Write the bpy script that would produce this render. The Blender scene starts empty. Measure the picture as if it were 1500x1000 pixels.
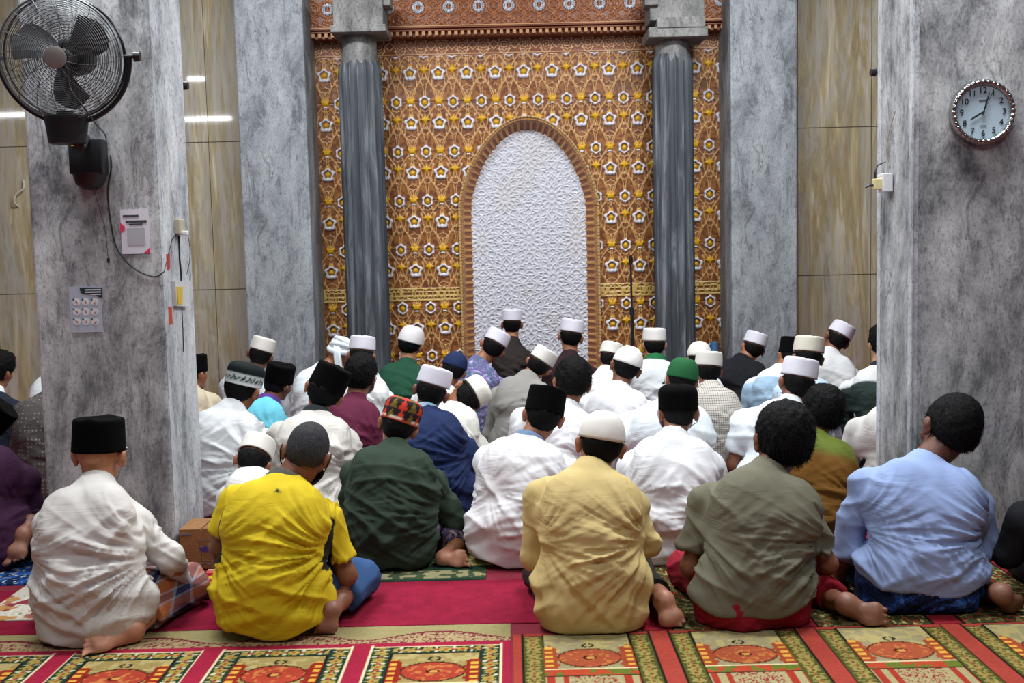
import bpy, math, random
import numpy as np
from mathutils import Vector, Matrix
rng = np.random.default_rng(7)
SC = bpy.context.scene
COL = SC.collection
PI = math.pi
# ------------------------------------------------------------------ camera
F = 1613.0
PITCH = math.radians(4.85)
ROLL = math.radians(1.35)
CAM = np.array([0.0, 0.0, 1.41])
fw = np.array([0, math.cos(PITCH), -math.sin(PITCH)])
r0 = np.array([1.0, 0, 0])
u0 = np.cross(r0, fw)
rt = r0 * math.cos(ROLL) - u0 * math.sin(ROLL)
up = u0 * math.cos(ROLL) + r0 * math.sin(ROLL)

def ray(px, py):
    return fw * F + rt * (px - 750) + up * (500 - py)

def at(px, py, Y):
    d = ray(px, py)
    return CAM + d * (Y / d[1])

def flr(px, py, z=0.0):
    d = ray(px, py)
    return CAM + d * ((z - CAM[2]) / d[2])

cam_d = bpy.data.cameras.new('camera')
cam = bpy.data.objects.new('camera', cam_d)
COL.objects.link(cam)
M = Matrix(((rt[0], up[0], -fw[0], CAM[0]), (rt[1], up[1], -fw[1], CAM[1]), (rt[2], up[2], -fw[2], CAM[2]), (0, 0, 0, 1)))
cam.matrix_world = M
cam_d.sensor_width = 36
cam_d.lens = F / 1500 * 36
cam_d.clip_end = 60
SC.camera = cam

# ------------------------------------------------------------------ helpers
def lin(c):
    if isinstance(c, str):
        c = [int(c[i:i + 2], 16) / 255 for i in (0, 2, 4)]
    return tuple(((x + 0.055) / 1.055) ** 2.4 if x > 0.04045 else x / 12.92 for x in c)

def lin4(c):
    return lin(c) + (1.0,)

def props(o, label=None, cat=None, group=None, kind=None):
    if label: o['label'] = label
    if cat: o['category'] = cat
    if group: o['group'] = group
    if kind: o['kind'] = kind
    return o

def new_mesh(name, verts, faces, smooth=True, colors=None):
    """verts (N,3); faces (M,k) array or list of lists"""
    me = bpy.data.meshes.new(name)
    verts = np.asarray(verts, dtype=np.float32)
    if isinstance(faces, np.ndarray):
        k = faces.shape[1]
        me.vertices.add(len(verts))
        me.vertices.foreach_set('co', verts.ravel())
        me.loops.add(faces.size)
        me.loops.foreach_set('vertex_index', faces.ravel().astype(np.int32))
        me.polygons.add(len(faces))
        me.polygons.foreach_set('loop_start', np.arange(0, faces.size, k, dtype=np.int32))
        me.polygons.foreach_set('loop_total', np.full(len(faces), k, dtype=np.int32))
        me.update(calc_edges=True)
    else:
        me.from_pydata([tuple(map(float, v)) for v in verts], [], faces)
        me.update()
    if smooth:
        me.polygons.foreach_set('use_smooth', np.ones(len(me.polygons), dtype=bool))
    if colors is not None:
        a = me.color_attributes.new('Col', 'FLOAT_COLOR', 'POINT')
        c = np.ones((len(verts), 4), dtype=np.float32)
        c[:, :3] = colors
        a.data.foreach_set('color', c.ravel())
    return me

def link(name, me, mat=None, parent=None, loc=None):
    o = bpy.data.objects.new(name, me)
    COL.objects.link(o)
    if me is not None and mat is not None:
        me.materials.append(mat)
    if loc is not None:
        o.location = [float(v) for v in loc]
    if parent is not None:
        o.parent = parent
    return o

def empty(name, loc, label=None, cat=None, group=None, rz=0):
    o = bpy.data.objects.new(name, None)
    COL.objects.link(o)
    o.location = [float(v) for v in loc]
    o.rotation_euler = (0, 0, rz)
    o.empty_display_size = 0.1
    props(o, label, cat, group)
    return o

class MB:
    """mesh collector"""
    def __init__(self):
        self.v = []; self.f = []; self.n = 0
    def add(self, v, f):
        v = np.asarray(v, dtype=float)
        self.v.append(v)
        self.f += [[i + self.n for i in q] for q in f]
        self.n += len(v)
        return self
    def box(self, c, s, R=None, bev=0.0):
        c = np.asarray(c, float); s = np.asarray(s, float) / 2
        if bev <= 0:
            v = np.array([[x, y, z] for x in (-1, 1) for y in (-1, 1) for z in (-1, 1)]) * s
            f = [[0, 1, 3, 2], [4, 6, 7, 5], [0, 4, 5, 1], [2, 3, 7, 6], [0, 2, 6, 4], [1, 5, 7, 3]]
        else:
            import bmesh
            bm = bmesh.new()
            bmesh.ops.create_cube(bm, size=1)
            for q in bm.verts: q.co = Vector((q.co.x * 2 * s[0], q.co.y * 2 * s[1], q.co.z * 2 * s[2]))
            bmesh.ops.bevel(bm, geom=bm.edges[:], offset=bev, segments=2, affect='EDGES', profile=0.5)
            bm.verts.ensure_lookup_table()
            v = np.array([list(q.co) for q in bm.verts])
            f = [[q.index for q in fa.verts] for fa in bm.faces]
            bm.free()
        if R is not None: v = v @ np.asarray(R).T
        return self.add(v + c, f)
    def tube(self, pts, r, n=8, closed=False, cap=True):
        pts = [np.asarray(p, float) for p in pts]
        m = len(pts)
        rr = r if hasattr(r, '__len__') else [r] * m
        rings = []
        prev = None
        for i in range(m):
            if closed: t = pts[(i + 1) % m] - pts[i - 1]
            else: t = pts[min(i + 1, m - 1)] - pts[max(i - 1, 0)]
            t = t / (np.linalg.norm(t) + 1e-12)
            if prev is None:
                a = np.array([0, 0, 1.0]) if abs(t[2]) < 0.9 else np.array([1.0, 0, 0])
            else: a = prev
            u = a - t * np.dot(a, t); u /= np.linalg.norm(u) + 1e-12
            w = np.cross(t, u); prev = u
            rings.append([pts[i] + rr[i] * (math.cos(2 * PI * k / n) * u + math.sin(2 * PI * k / n) * w) for k in range(n)])
        v = np.array(rings).reshape(-1, 3)
        f = []
        for i in range(m if closed else m - 1):
            j = (i + 1) % m
            for k in range(n):
                k2 = (k + 1) % n
                f.append([i * n + k, i * n + k2, j * n + k2, j * n + k])
        if cap and not closed:
            f.append(list(range(n))[::-1]); f.append([(m - 1) * n + k for k in range(n)])
        return self.add(v, f)
    def loft(self, rings, n=32, M=None):
        """rings: (z,a,b[,ox,oy]) closed solid around z"""
        v = []
        for g in rings:
            z, a, b = g[:3]; ox, oy = (g[3], g[4]) if len(g) > 3 else (0, 0)
            for k in range(n):
                t = 2 * PI * k / n
                v.append((ox + a * math.cos(t), oy + b * math.sin(t), z))
        f = []
        for i in range(len(rings) - 1):
            for k in range(n):
                k2 = (k + 1) % n
                f.append([i * n + k, i * n + k2, (i + 1) * n + k2, (i + 1) * n + k])
        f.append(list(range(n))[::-1]); f.append([(len(rings) - 1) * n + k for k in range(n)])
        v = np.array(v)
        if M is not None: v = v @ M[:3, :3].T + M[:3, 3]
        return self.add(v, f)
    def build(self, name, mat, parent=None, smooth=False, origin=None):
        v = np.vstack(self.v)
        o0 = np.zeros(3) if origin is None else np.asarray(origin, float)
        me = new_mesh(name, v - o0, self.f, smooth)
        if smooth:
            try:
                me.set_sharp_from_angle(angle=math.radians(40))
            except Exception: pass
        return link(name, me, mat, parent, o0 if origin is not None else None)

def vn(p):
    """3-D value noise, p (...,3) -> 0..1"""
    i = np.floor(p); f = p - i; f = f * f * (3 - 2 * f)
    def hs(a):
        s = np.sin(a[..., 0] * 127.1 + a[..., 1] * 311.7 + a[..., 2] * 74.7) * 43758.5453
        return s - np.floor(s)
    r = 0
    for dx in (0, 1):
        for dy in (0, 1):
            for dz in (0, 1):
                w = (f[..., 0] if dx else 1 - f[..., 0]) * (f[..., 1] if dy else 1 - f[..., 1]) * (f[..., 2] if dz else 1 - f[..., 2])
                r = r + w * hs(i + np.array([dx, dy, dz]))
    return r

def sst(a, b, x):
    t = np.clip((x - a) / (b - a), 0, 1)
    return t * t * (3 - 2 * t)

# ------------------------------------------------------------------ SDF volumes
def p_cone(a, b, ra, rb, k=0.03, flat=False, flata=False):
    a = np.asarray(a, float); b = np.asarray(b, float)
    ab = b - a; L2 = np.dot(ab, ab) + 1e-12; L = math.sqrt(L2)
    def fn(P):
        q = P - a
        t = (q @ ab) / L2
        tc = np.clip(t, 0, 1)
        d = np.linalg.norm(q - tc[..., None] * ab, axis=-1) - (ra + (rb - ra) * tc)
        if flat: d = np.maximum(d, (t - 1) * L)
        if flata: d = np.maximum(d, -t * L)
        return d
    r = max(ra, rb)
    return (fn, np.minimum(a, b) - r, np.maximum(a, b) + r, k, 'u')

def p_ell(c, r, R=None, k=0.03, op='u'):
    c = np.asarray(c, float); r = np.asarray(r, float)
    R_ = np.eye(3) if R is None else np.asarray(R, float)   # columns = axes
    def fn(P):
        q = (P - c) @ R_
        k0 = np.linalg.norm(q / r, axis=-1)
        k1 = np.linalg.norm(q / (r * r), axis=-1) + 1e-9
        return k0 * (k0 - 1) / k1
    e = np.sqrt(((R_ * r) ** 2).sum(axis=1))
    return (fn, c - e, c + e, k, op)

def p_half(n, c, bump=None):
    """keep the side where (p-c).n < 0"""
    n = np.asarray(n, float); n = n / np.linalg.norm(n); c = np.asarray(c, float)
    def fn(P):
        d = (P - c) @ n
        if bump is not None: d = d + bump(P)
        return d
    return (fn, None, None, 0, 'c')

def volume(prims, h):
    lo = np.min([p[1] for p in prims if p[4] == 'u'], axis=0) - 3 * h
    hi = np.max([p[2] for p in prims if p[4] == 'u'], axis=0) + 3 * h
    for p in prims:
        if p[4] == 'u':
            lo = np.minimum(lo, p[1] - p[3] * .3 - 3 * h); hi = np.maximum(hi, p[2] + p[3] * .3 + 3 * h)
    n = np.ceil((hi - lo) / h).astype(int) + 1
    ax = [lo[i] + h * np.arange(n[i]) for i in range(3)]
    V = np.full(n, 0.12, dtype=np.float32)
    for fn, a, b, k, op in prims:
        if op == 'c':
            i0 = np.zeros(3, int); i1 = n
        else:
            m = k + 2.5 * h
            i0 = np.maximum(np.floor((a - m - lo) / h).astype(int), 0)
            i1 = np.minimum(np.ceil((b + m - lo) / h).astype(int) + 1, n)
        g = np.stack(np.meshgrid(ax[0][i0[0]:i1[0]], ax[1][i0[1]:i1[1]], ax[2][i0[2]:i1[2]], indexing='ij'), -1)
        d = fn(g).astype(np.float32)
        sl = (slice(i0[0], i1[0]), slice(i0[1], i1[1]), slice(i0[2], i1[2]))
        W = V[sl]
        if op == 'u':
            q = np.clip(0.5 + 0.5 * (W - d) / k, 0, 1)
            V[sl] = W * (1 - q) + d * q - k * q * (1 - q)
        elif op == 's':
            q = np.clip(0.5 - 0.5 * (W + d) / k, 0, 1)
            V[sl] = W * (1 - q) - d * q + k * q * (1 - q)
        else:
            V[sl] = np.maximum(W, d)
    V[0] = V[-1] = 0.1; V[:, 0] = V[:, -1] = 0.1; V[:, :, 0] = V[:, :, -1] = 0.1
    return V, lo

CO = np.array([[i, j, k] for i in (0, 1) for j in (0, 1) for k in (0, 1)])
ED = [(a, b) for a in range(8) for b in range(a + 1, 8) if np.abs(CO[a] - CO[b]).sum() == 1]

def nets(V, lo, h):
    S = V < 0
    nx, ny, nz = V.shape
    c = np.zeros((nx - 1, ny - 1, nz - 1), dtype=np.uint8)
    for i, j, k in CO:
        c += S[i:nx - 1 + i, j:ny - 1 + j, k:nz - 1 + k]
    act = (c > 0) & (c < 8)
    ijk = np.stack(np.nonzero(act), -1)
    idx = np.full(act.shape, -1, dtype=np.int64)
    idx[act] = np.arange(len(ijk))
    vals = np.stack([V[ijk[:, 0] + a, ijk[:, 1] + b, ijk[:, 2] + c_] for a, b, c_ in CO], -1)
    pos = np.zeros((len(ijk), 3)); cnt = np.zeros(len(ijk))
    for a, b in ED:
        va, vb = vals[:, a], vals[:, b]
        m = (va < 0) != (vb < 0)
        t = np.where(m, va / np.where(m, va - vb, 1), 0)
        pos += m[:, None] * (CO[a] + (CO[b] - CO[a]) * t[:, None]); cnt += m
    verts = (ijk + pos / cnt[:, None]) * h + lo
    Q = []
    for d in range(3):
        e, f_ = (d + 1) % 3, (d + 2) % 3
        s0 = [slice(1, -1)] * 3; s1 = [slice(1, -1)] * 3
        s0[d] = slice(0, -1); s1[d] = slice(1, None)
        A = S[tuple(s0)]; B = S[tuple(s1)]
        g = np.stack(np.nonzero(A != B), -1)
        if not len(g): continue
        g[:, e] += 1; g[:, f_] += 1
        ins = S[g[:, 0], g[:, 1], g[:, 2]]
        def cell(de, df):
            q = g.copy(); q[:, e] += de; q[:, f_] += df
            return idx[q[:, 0], q[:, 1], q[:, 2]]
        q = np.stack([cell(-1, -1), cell(0, -1), cell(0, 0), cell(-1, 0)], -1)
        q[~ins] = q[~ins][:, ::-1]
        Q.append(q)
    return verts, np.vstack(Q)

def vnormals(v, f):
    a, b, c, d = v[f[:, 0]], v[f[:, 1]], v[f[:, 2]], v[f[:, 3]]
    n = np.cross(c - a, d - b)
    N = np.zeros_like(v)
    for i in range(4):
        for j in range(3):
            N[:, j] += np.bincount(f[:, i], weights=n[:, j], minlength=len(v))
    return N / (np.linalg.norm(N, axis=1, keepdims=True) + 1e-12)

def sdf_mesh(prims, h):
    V, lo = volume(prims, h)
    return nets(V, lo, h)

# ------------------------------------------------------------------ materials
def nodemat(name):
    m = bpy.data.materials.new(name)
    m.use_nodes = True
    nt = m.node_tree
    b = nt.nodes['Principled BSDF']
    return m, nt, b

def N(nt, t, **kw):
    n = nt.nodes.new(t)
    for k, v in kw.items():
        if k in n.inputs.keys(): n.inputs[k].default_value = v
        else: setattr(n, k, v)
    return n

def L(nt, a, b):
    nt.links.new(a, b)

def ramp(nt, fac, stops, interp='LINEAR'):
    r = nt.nodes.new('ShaderNodeValToRGB')
    r.color_ramp.interpolation = interp
    el = r.color_ramp.elements
    while len(el) < len(stops): el.new(0.5)
    for e, (p, c) in zip(el, stops):
        e.position = p; e.color = c if len(c) == 4 else tuple(c) + (1,)
    L(nt, fac, r.inputs[0])
    return r.outputs[0]

def coords(nt, kind='Object', scale=(1, 1, 1), rot=(0, 0, 0)):
    tc = nt.nodes.new('ShaderNodeTexCoord')
    mp = nt.nodes.new('ShaderNodeMapping')
    mp.inputs['Scale'].default_value = scale
    mp.inputs['Rotation'].default_value = rot
    L(nt, tc.outputs[kind], mp.inputs[0])
    return mp.outputs[0]

def noise(nt, vec, scale, detail=4, rough=0.55, dist=0.0):
    n = nt.nodes.new('ShaderNodeTexNoise')
    n.inputs['Scale'].default_value = scale
    n.inputs['Detail'].default_value = detail
    n.inputs['Roughness'].default_value = rough
    n.inputs['Distortion'].default_value = dist
    L(nt, vec, n.inputs['Vector'])
    return n.outputs[0]

def mixc(nt, fac, a, b, mode='MIX'):
    m = nt.nodes.new('ShaderNodeMix')
    m.data_type = 'RGBA'; m.blend_type = mode
    for s, v in ((0, fac), (6, a), (7, b)):
        if hasattr(v, 'links') or hasattr(v, 'is_linked'): L(nt, v, m.inputs[s])
        else: m.inputs[s].default_value = v if s == 0 else (v if len(v) == 4 else tuple(v) + (1,))
    return m.outputs[2]

def bump(nt, b, h, strength=0.3, dist=0.01):
    n = nt.nodes.new('ShaderNodeBump')
    n.inputs['Strength'].default_value = strength
    n.inputs['Distance'].default_value = dist
    L(nt, h, n.inputs['Height'])
    L(nt, n.outputs[0], b.inputs['Normal'])

def plain(name, c, rough=0.6, metal=0.0, emit=None, es=0):
    m, nt, b = nodemat(name)
    b.inputs['Base Color'].default_value = lin4(c)
    b.inputs['Roughness'].default_value = rough
    b.inputs['Metallic'].default_value = metal
    if emit:
        b.inputs['Emission Color'].default_value = lin4(emit)
        b.inputs['Emission Strength'].default_value = es
    return m

_fab = {}
def fabric(c, kind='plain', rough=0.85, c2=None):
    key = (c, kind, c2)
    if key in _fab: return _fab[key]
    m, nt, b = nodemat('cloth_' + kind)
    b.inputs['Roughness'].default_value = rough
    b.inputs['Specular IOR Level'].default_value = 0.25
    v = coords(nt)
    base = lin4(c)
    n1 = noise(nt, v, 7, 3)
    if kind == 'attr':
        at_ = N(nt, 'ShaderNodeAttribute', attribute_name='Col')
        col = at_.outputs[0]
    elif kind == 'check':
        w1 = N(nt, 'ShaderNodeTexWave', wave_type='BANDS', bands_direction='X'); w1.inputs['Scale'].default_value = 24
        w2 = N(nt, 'ShaderNodeTexWave', wave_type='BANDS', bands_direction='Z'); w2.inputs['Scale'].default_value = 24
        L(nt, v, w1.inputs[0]); L(nt, v, w2.inputs[0])
        a = ramp(nt, w1.outputs[1], [(0.0, (1, 1, 1)), (0.1, (0, 0, 0))])
        a2 = ramp(nt, w2.outputs[1], [(0.0, (1, 1, 1)), (0.1, (0, 0, 0))])
        col = mixc(nt, a, base, lin4(c2)); col = mixc(nt, a2, col, lin4(c2))
    elif kind == 'batik':
        vo = N(nt, 'ShaderNodeTexVoronoi', feature='F1'); vo.inputs['Scale'].default_value = 22
        wv = noise(nt, v, 9, 3); dv = mixc(nt, 0.12, v, wv)
        L(nt, dv, vo.inputs['Vector'])
        n2 = noise(nt, v, 14, 4, 0.7, 1.5)
        col = ramp(nt, n2, [(0.36, lin4(c)), (0.47, lin4(c2[0])), (0.52, lin4(c2[1])), (0.6, lin4(c2[2]))], 'CONSTANT')
        e = ramp(nt, vo.outputs[0], [(0.0, lin4(c2[2])), (0.22, (0.5, 0.5, 0.5, 1)), (1, (0.5, 0.5, 0.5, 1))])
        col = mixc(nt, 0.35, col, e, 'OVERLAY')
    elif kind == 'plaid':
        w1 = N(nt, 'ShaderNodeTexWave', wave_type='BANDS', bands_direction='X'); w1.inputs['Scale'].default_value = 4
        w2 = N(nt, 'ShaderNodeTexWave', wave_type='BANDS', bands_direction='Z'); w2.inputs['Scale'].default_value = 4
        L(nt, v, w1.inputs[0]); L(nt, v, w2.inputs[0])
        a = ramp(nt, w1.outputs[1], [(0.0, lin4(c)), (0.45, lin4(c2[0])), (0.7, lin4(c2[1]))], 'CONSTANT')
        a2 = ramp(nt, w2.outputs[1], [(0.0, lin4(c)), (0.5, lin4(c2[0])), (0.8, lin4(c2[1]))], 'CONSTANT')
        col = mixc(nt, 0.5, a, a2)
    elif kind == 'dots':
        vo = N(nt, 'ShaderNodeTexVoronoi', feature='F1'); vo.inputs['Scale'].default_value = 45; vo.inputs['Randomness'].default_value = 0.2
        L(nt, v, vo.inputs['Vector'])
        a = ramp(nt, vo.outputs[0], [(0.22, (1, 1, 1)), (0.28, (0, 0, 0))])
        col = mixc(nt, a, base, lin4(c2))
    else:
        col = None
    if col is None:
        dark = tuple(x * 0.88 for x in lin(c)) + (1,)
        col = ramp(nt, n1, [(0.3, dark), (0.65, base)])
    L(nt, col, b.inputs['Base Color'])
    hs = []
    for rot, sc_ in (((0, .7, 0), (3, 7, 22)), ((0, -.75, 0), (3.5, 7, 19))):
        nz = noise(nt, coords(nt, scale=sc_, rot=rot), 1.0, 2, .5, .6)
        a_ = N(nt, 'ShaderNodeMath', operation='SUBTRACT'); L(nt, nz, a_.inputs[0]); a_.inputs[1].default_value = .5
        b_ = N(nt, 'ShaderNodeMath', operation='ABSOLUTE'); L(nt, a_.outputs[0], b_.inputs[0]); hs.append(b_.outputs[0])
    ad = N(nt, 'ShaderNodeMath', operation='MINIMUM'); L(nt, hs[0], ad.inputs[0]); L(nt, hs[1], ad.inputs[1])
    r_ = ramp(nt, ad.outputs[0], [(0.0, (1, 1, 1)), (0.11, (0, 0, 0))], 'EASE')
    mk = ramp(nt, noise(nt, v, 4.5, 2), [(.47, (0, 0, 0)), (.66, (1, 1, 1))])
    mu = N(nt, 'ShaderNodeMath', operation='MULTIPLY'); L(nt, r_, mu.inputs[0]); L(nt, mk, mu.inputs[1])
    we = noise(nt, v, 260, 2)
    mm = N(nt, 'ShaderNodeMath', operation='MULTIPLY_ADD'); L(nt, we, mm.inputs[0]); mm.inputs[1].default_value = 0.06; L(nt, mu.outputs[0], mm.inputs[2])
    bump(nt, b, mm.outputs[0], 0.0 if kind == 'cap' else 0.2, 0.006)
    _fab[key] = m
    return m

def concrete(name, a='a0a3a6', d='55595d', l='ced1d3', sx=1.0, warm=0.0):
    m, nt, b = nodemat(name)
    v = coords(nt, scale=(1, 1, 0.55))
    v2 = coords(nt, scale=(1, 1, 0.35), rot=(0, 0.35, 0))
    n1 = noise(nt, v, 3.0, 8, 0.76, 0.25)
    n2 = noise(nt, v2, 9, 9, 0.84, 1.0)
    n3 = noise(nt, v, 90, 3, 0.7)
    c1 = ramp(nt, n1, [(0.36, lin4(d)), (0.49, lin4(a)), (0.63, lin4(l))])
    f2 = ramp(nt, n2, [(0.38, (0, 0, 0)), (0.49, (1, 1, 1))])
    c2 = mixc(nt, f2, mixc(nt, 0.62, c1, lin4('34373a')), c1)
    n4 = noise(nt, coords(nt, scale=(1.6, 1.6, .5), rot=(0, -.5, 0)), 24, 5, .75, 1.6)
    f4 = ramp(nt, n4, [(.33, (.35, .35, .36)), (.40, (1, 1, 1))])
    c2 = mixc(nt, .8, c2, f4, 'MULTIPLY')
    f3 = ramp(nt, n3, [(0.34, (0.45, 0.45, 0.45)), (0.46, (1, 1, 1)), (0.75, (1.12, 1.12, 1.12))])
    c3 = mixc(nt, 0.75, c2, f3, 'MULTIPLY')
    L(nt, c3, b.inputs['Base Color'])
    b.inputs['Roughness'].default_value = 0.75
    bump(nt, b, n2, 0.15, 0.01)
    return m

def attr_mat(name, rough=0.7, bumpk=0.0, spec=0.4):
    m, nt, b = nodemat(name)
    a = N(nt, 'ShaderNodeAttribute', attribute_name='Col')
    v = coords(nt)
    n = noise(nt, v, 60, 4, 0.6)
    f = ramp(nt, n, [(0.25, (0.78, 0.78, 0.78)), (0.7, (1.1, 1.1, 1.1))])
    L(nt, mixc(nt, 0.8, a.outputs[0], f, 'MULTIPLY'), b.inputs['Base Color'])
    b.inputs['Roughness'].default_value = rough
    b.inputs['Specular IOR Level'].default_value = spec
    if bumpk: bump(nt, b, noise(nt, v, 500, 2), bumpk, 0.004)
    return m

def skin_mat():
    m, nt, b = nodemat('skin')
    a = N(nt, 'ShaderNodeAttribute', attribute_name='Col')
    v = coords(nt)
    n = noise(nt, v, 40, 4, 0.6)
    f = ramp(nt, n, [(0.3, (0.86, 0.84, 0.82)), (0.7, (1.06, 1.05, 1.05))])
    L(nt, mixc(nt, 1.0, a.outputs[0], f, 'MULTIPLY'), b.inputs['Base Color'])
    b.inputs['Roughness'].default_value = 0.5
    b.inputs['Subsurface Weight'].default_value = 0.0
    bump(nt, b, noise(nt, v, 220, 3), 0.12, 0.004)
    return m
SKIN = skin_mat()

def hair_mat(c, name='hair_dark'):
    m, nt, b = nodemat(name)
    v = coords(nt, scale=(1, 1, 0.35))
    n = noise(nt, v, 190, 3, 0.8)
    cc = lin(c)
    L(nt, ramp(nt, n, [(0.35, tuple(x * 0.5 for x in cc)), (0.7, tuple(x * 1.6 for x in cc))]), b.inputs['Base Color'])
    b.inputs['Roughness'].default_value = 0.6
    b.inputs['Specular IOR Level'].default_value = 0.12
    bump(nt, b, n, 0.8, 0.006)
    return m
HAIR = hair_mat('0c0c0e')
HAIR_GREY = hair_mat('38383b', 'hair_grey_stubble')
HAIR_SALT = hair_mat('19191c', 'hair_fade')
# ------------------------------------------------------------------ people
def folds(p, seed, amp, lean=0.0, top=9.0, fan=None):
    """long cloth folds: stretched ridge noise in a few directions, calm at the shoulders"""
    s = np.array([seed * 1.7, seed * 0.9, seed * 2.3])
    out = 0
    x, y, z = p[..., 0], p[..., 1], p[..., 2]
    warp = (vn(p * 3.1 + s) - .5)
    for al, wgt, frq, curv, ph in ((.75 + lean, 1.0, 15, 0.0, 0.3), (-.7 + lean, .8, 14, 0.0, 4.1), (.05 + lean * .5, 1.1, 17, 1.1, 8.2)):
        ac = z * math.cos(al) + x * math.sin(al) + curv * x * x + warp * .10
        ln = x * math.cos(al) - z * math.sin(al)
        n = vn(np.stack([ac * frq, ln * 3.0, y * 3.0], -1) + s + ph)
        r = 1 - np.abs(2 * n - 1)
        env = sst(0.38, 0.66, vn(p * 2.6 + s + ph * 3))
        out = out + wgt * (r ** 2.2 - .33) * env
    for al, frq in ((.65 + lean, 34), (-.5 + lean, 31)):
        ac = z * math.cos(al) + x * math.sin(al) + warp * .12 + .5 * x * x
        n = vn(np.stack([ac * frq, (x * math.cos(al) - z * math.sin(al)) * 5.0, y * 5], -1) + s + al * 9)
        out = out + .42 * ((1 - np.abs(2 * n - 1)) ** 1.8 - .36) * sst(.4, .6, vn(p * 3.2 + s + al * 5 + 40))
    out = out * (.8 if fan is not None else 1)
    for (Fx, Fz, wgt) in (fan or ()):
        dx = (Fx - x) * (1 if Fx > 0 else -1); dz = z - Fz
        rr = np.hypot(dx, dz) + 1e-6; th = np.arctan2(dz, dx)
        n = vn(np.stack([th * 7.5 + warp * 1.6 + seed, rr * 3.2, y * 2 + seed], -1))
        r = (1 - np.abs(2 * n - 1)) ** 1.7 - .38
        n2_ = vn(np.stack([th * 16 + warp * 2 + seed * 3, rr * 5, y * 2 + seed], -1))
        r = r + .4 * ((1 - np.abs(2 * n2_ - 1)) ** 1.7 - .38)
        out = out + wgt * 1.25 * r * sst(.03, .13, rr) * (1 - sst(.16, .40, rr)) * sst(-.02, .03, dx)
    big = vn(p * 3.4 + s + 21) - .5
    sm = vn(p * np.array([9, 9, 16]) + warp[..., None] * 5 + s) - .5
    calm = .35 + .65 * sst(.03, .22, top - z)
    return amp * (out * 1.6 * calm + sm * .45 + big * .9)

def head_frame(H, pitch, roll, yaw, sc):
    R = Matrix.Rotation(math.radians(-yaw), 3, 'Z') @ Matrix.Rotation(math.radians(roll), 3, 'Y') @ Matrix.Rotation(math.radians(-pitch), 3, 'X')
    Mx = np.eye(4); Mx[:3, :3] = np.array(R) * sc; Mx[:3, 3] = H
    return Mx, np.array(R)

def foot_prims(Hh, B, n, s=1.0, flip=1):
    Hh = np.asarray(Hh, float); B = np.asarray(B, float); n = np.asarray(n, float)
    ax = (B - Hh); ax /= np.linalg.norm(ax)
    n = n - ax * np.dot(n, ax); n /= np.linalg.norm(n)
    Lt = np.cross(ax, n) * flip
    R = np.stack([Lt, ax, n], -1)
    P = [p_ell(Hh, np.array([.033, .036, .034]) * s, R, .02), p_cone(Hh - n * .01, B - n * .012 * s, .03 * s, .028 * s, .02),
         p_cone(Hh - n * .02 + Lt * .01, B - n * .012 * s + Lt * .016, .026 * s, .022 * s, .015),
         p_ell(B, np.array([.048, .034, .026]) * s, R, .02), p_ell(B + Lt * .024 * s + n * .006, np.array([.022, .028, .022]) * s, R, .015)]
    for i in range(5):
        u = (2 - i) * .0185 * s
        ln = (.048 - .0065 * i) * s
        r = (.0135 if i == 0 else .0098 - .0005 * i) * s
        b0 = B + Lt * u + ax * .018 * s * (1 - .12 * i)
        b1 = b0 + ax * ln * .62 + n * .002
        P.append(p_cone(b0, b1, r * .95, r * .85, .006)); P.append(p_cone(b1, b1 + ax * ln * .3 + n * .006 * s, r * .85, r, .004))
    return P

def hand_prims(Wr, d, n, side, s=1.0):
    """wrist, finger direction d, back-of-hand normal n; side = +1 thumb towards +cross"""
    Wr = np.asarray(Wr, float); d = np.asarray(d, float) / np.linalg.norm(d)
    n = np.asarray(n, float); n = n - d * np.dot(n, d); n /= np.linalg.norm(n)
    t = np.cross(d, n) * side
    R = np.stack([t, d, n], -1)
    P = [p_cone(Wr, Wr + d * .03, .023 * s, .024 * s, .02), p_ell(Wr + d * .058 * s, np.array([.04, .047, .017]) * s, R, .015)]
    ln = [.072, .08, .074, .058]
    for i in range(4):
        b = Wr + d * (.088 - .004 * abs(i - 1)) * s + t * (.029 - .0195 * i) * s
        c = b + (d * .88 - n * .3) * ln[i] * .5 * s + t * (.006 - .004 * i)
        e = c + (d * .62 - n * .75) * ln[i] * .5 * s
        P += [p_cone(b, c, .0088 * s, .0082 * s, .005), p_cone(c, e, .0082 * s, .007 * s, .004)]
    b = Wr + d * .028 * s + t * .026 * s
    c = b + (d * .6 + t * .75 - n * .2) * .042 * s
    e = c + (d * .9 + t * .25 - n * .3) * .032 * s
    P += [p_cone(b, c, .0135 * s, .0105 * s, .01), p_cone(c, e, .0105 * s, .008 * s, .005)]
    return P

SKINS = {'a': 'b07a58', 'b': '9a6546', 'c': '805038', 'd': '653e2c', 'p': 'bd8a6c'}

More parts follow.
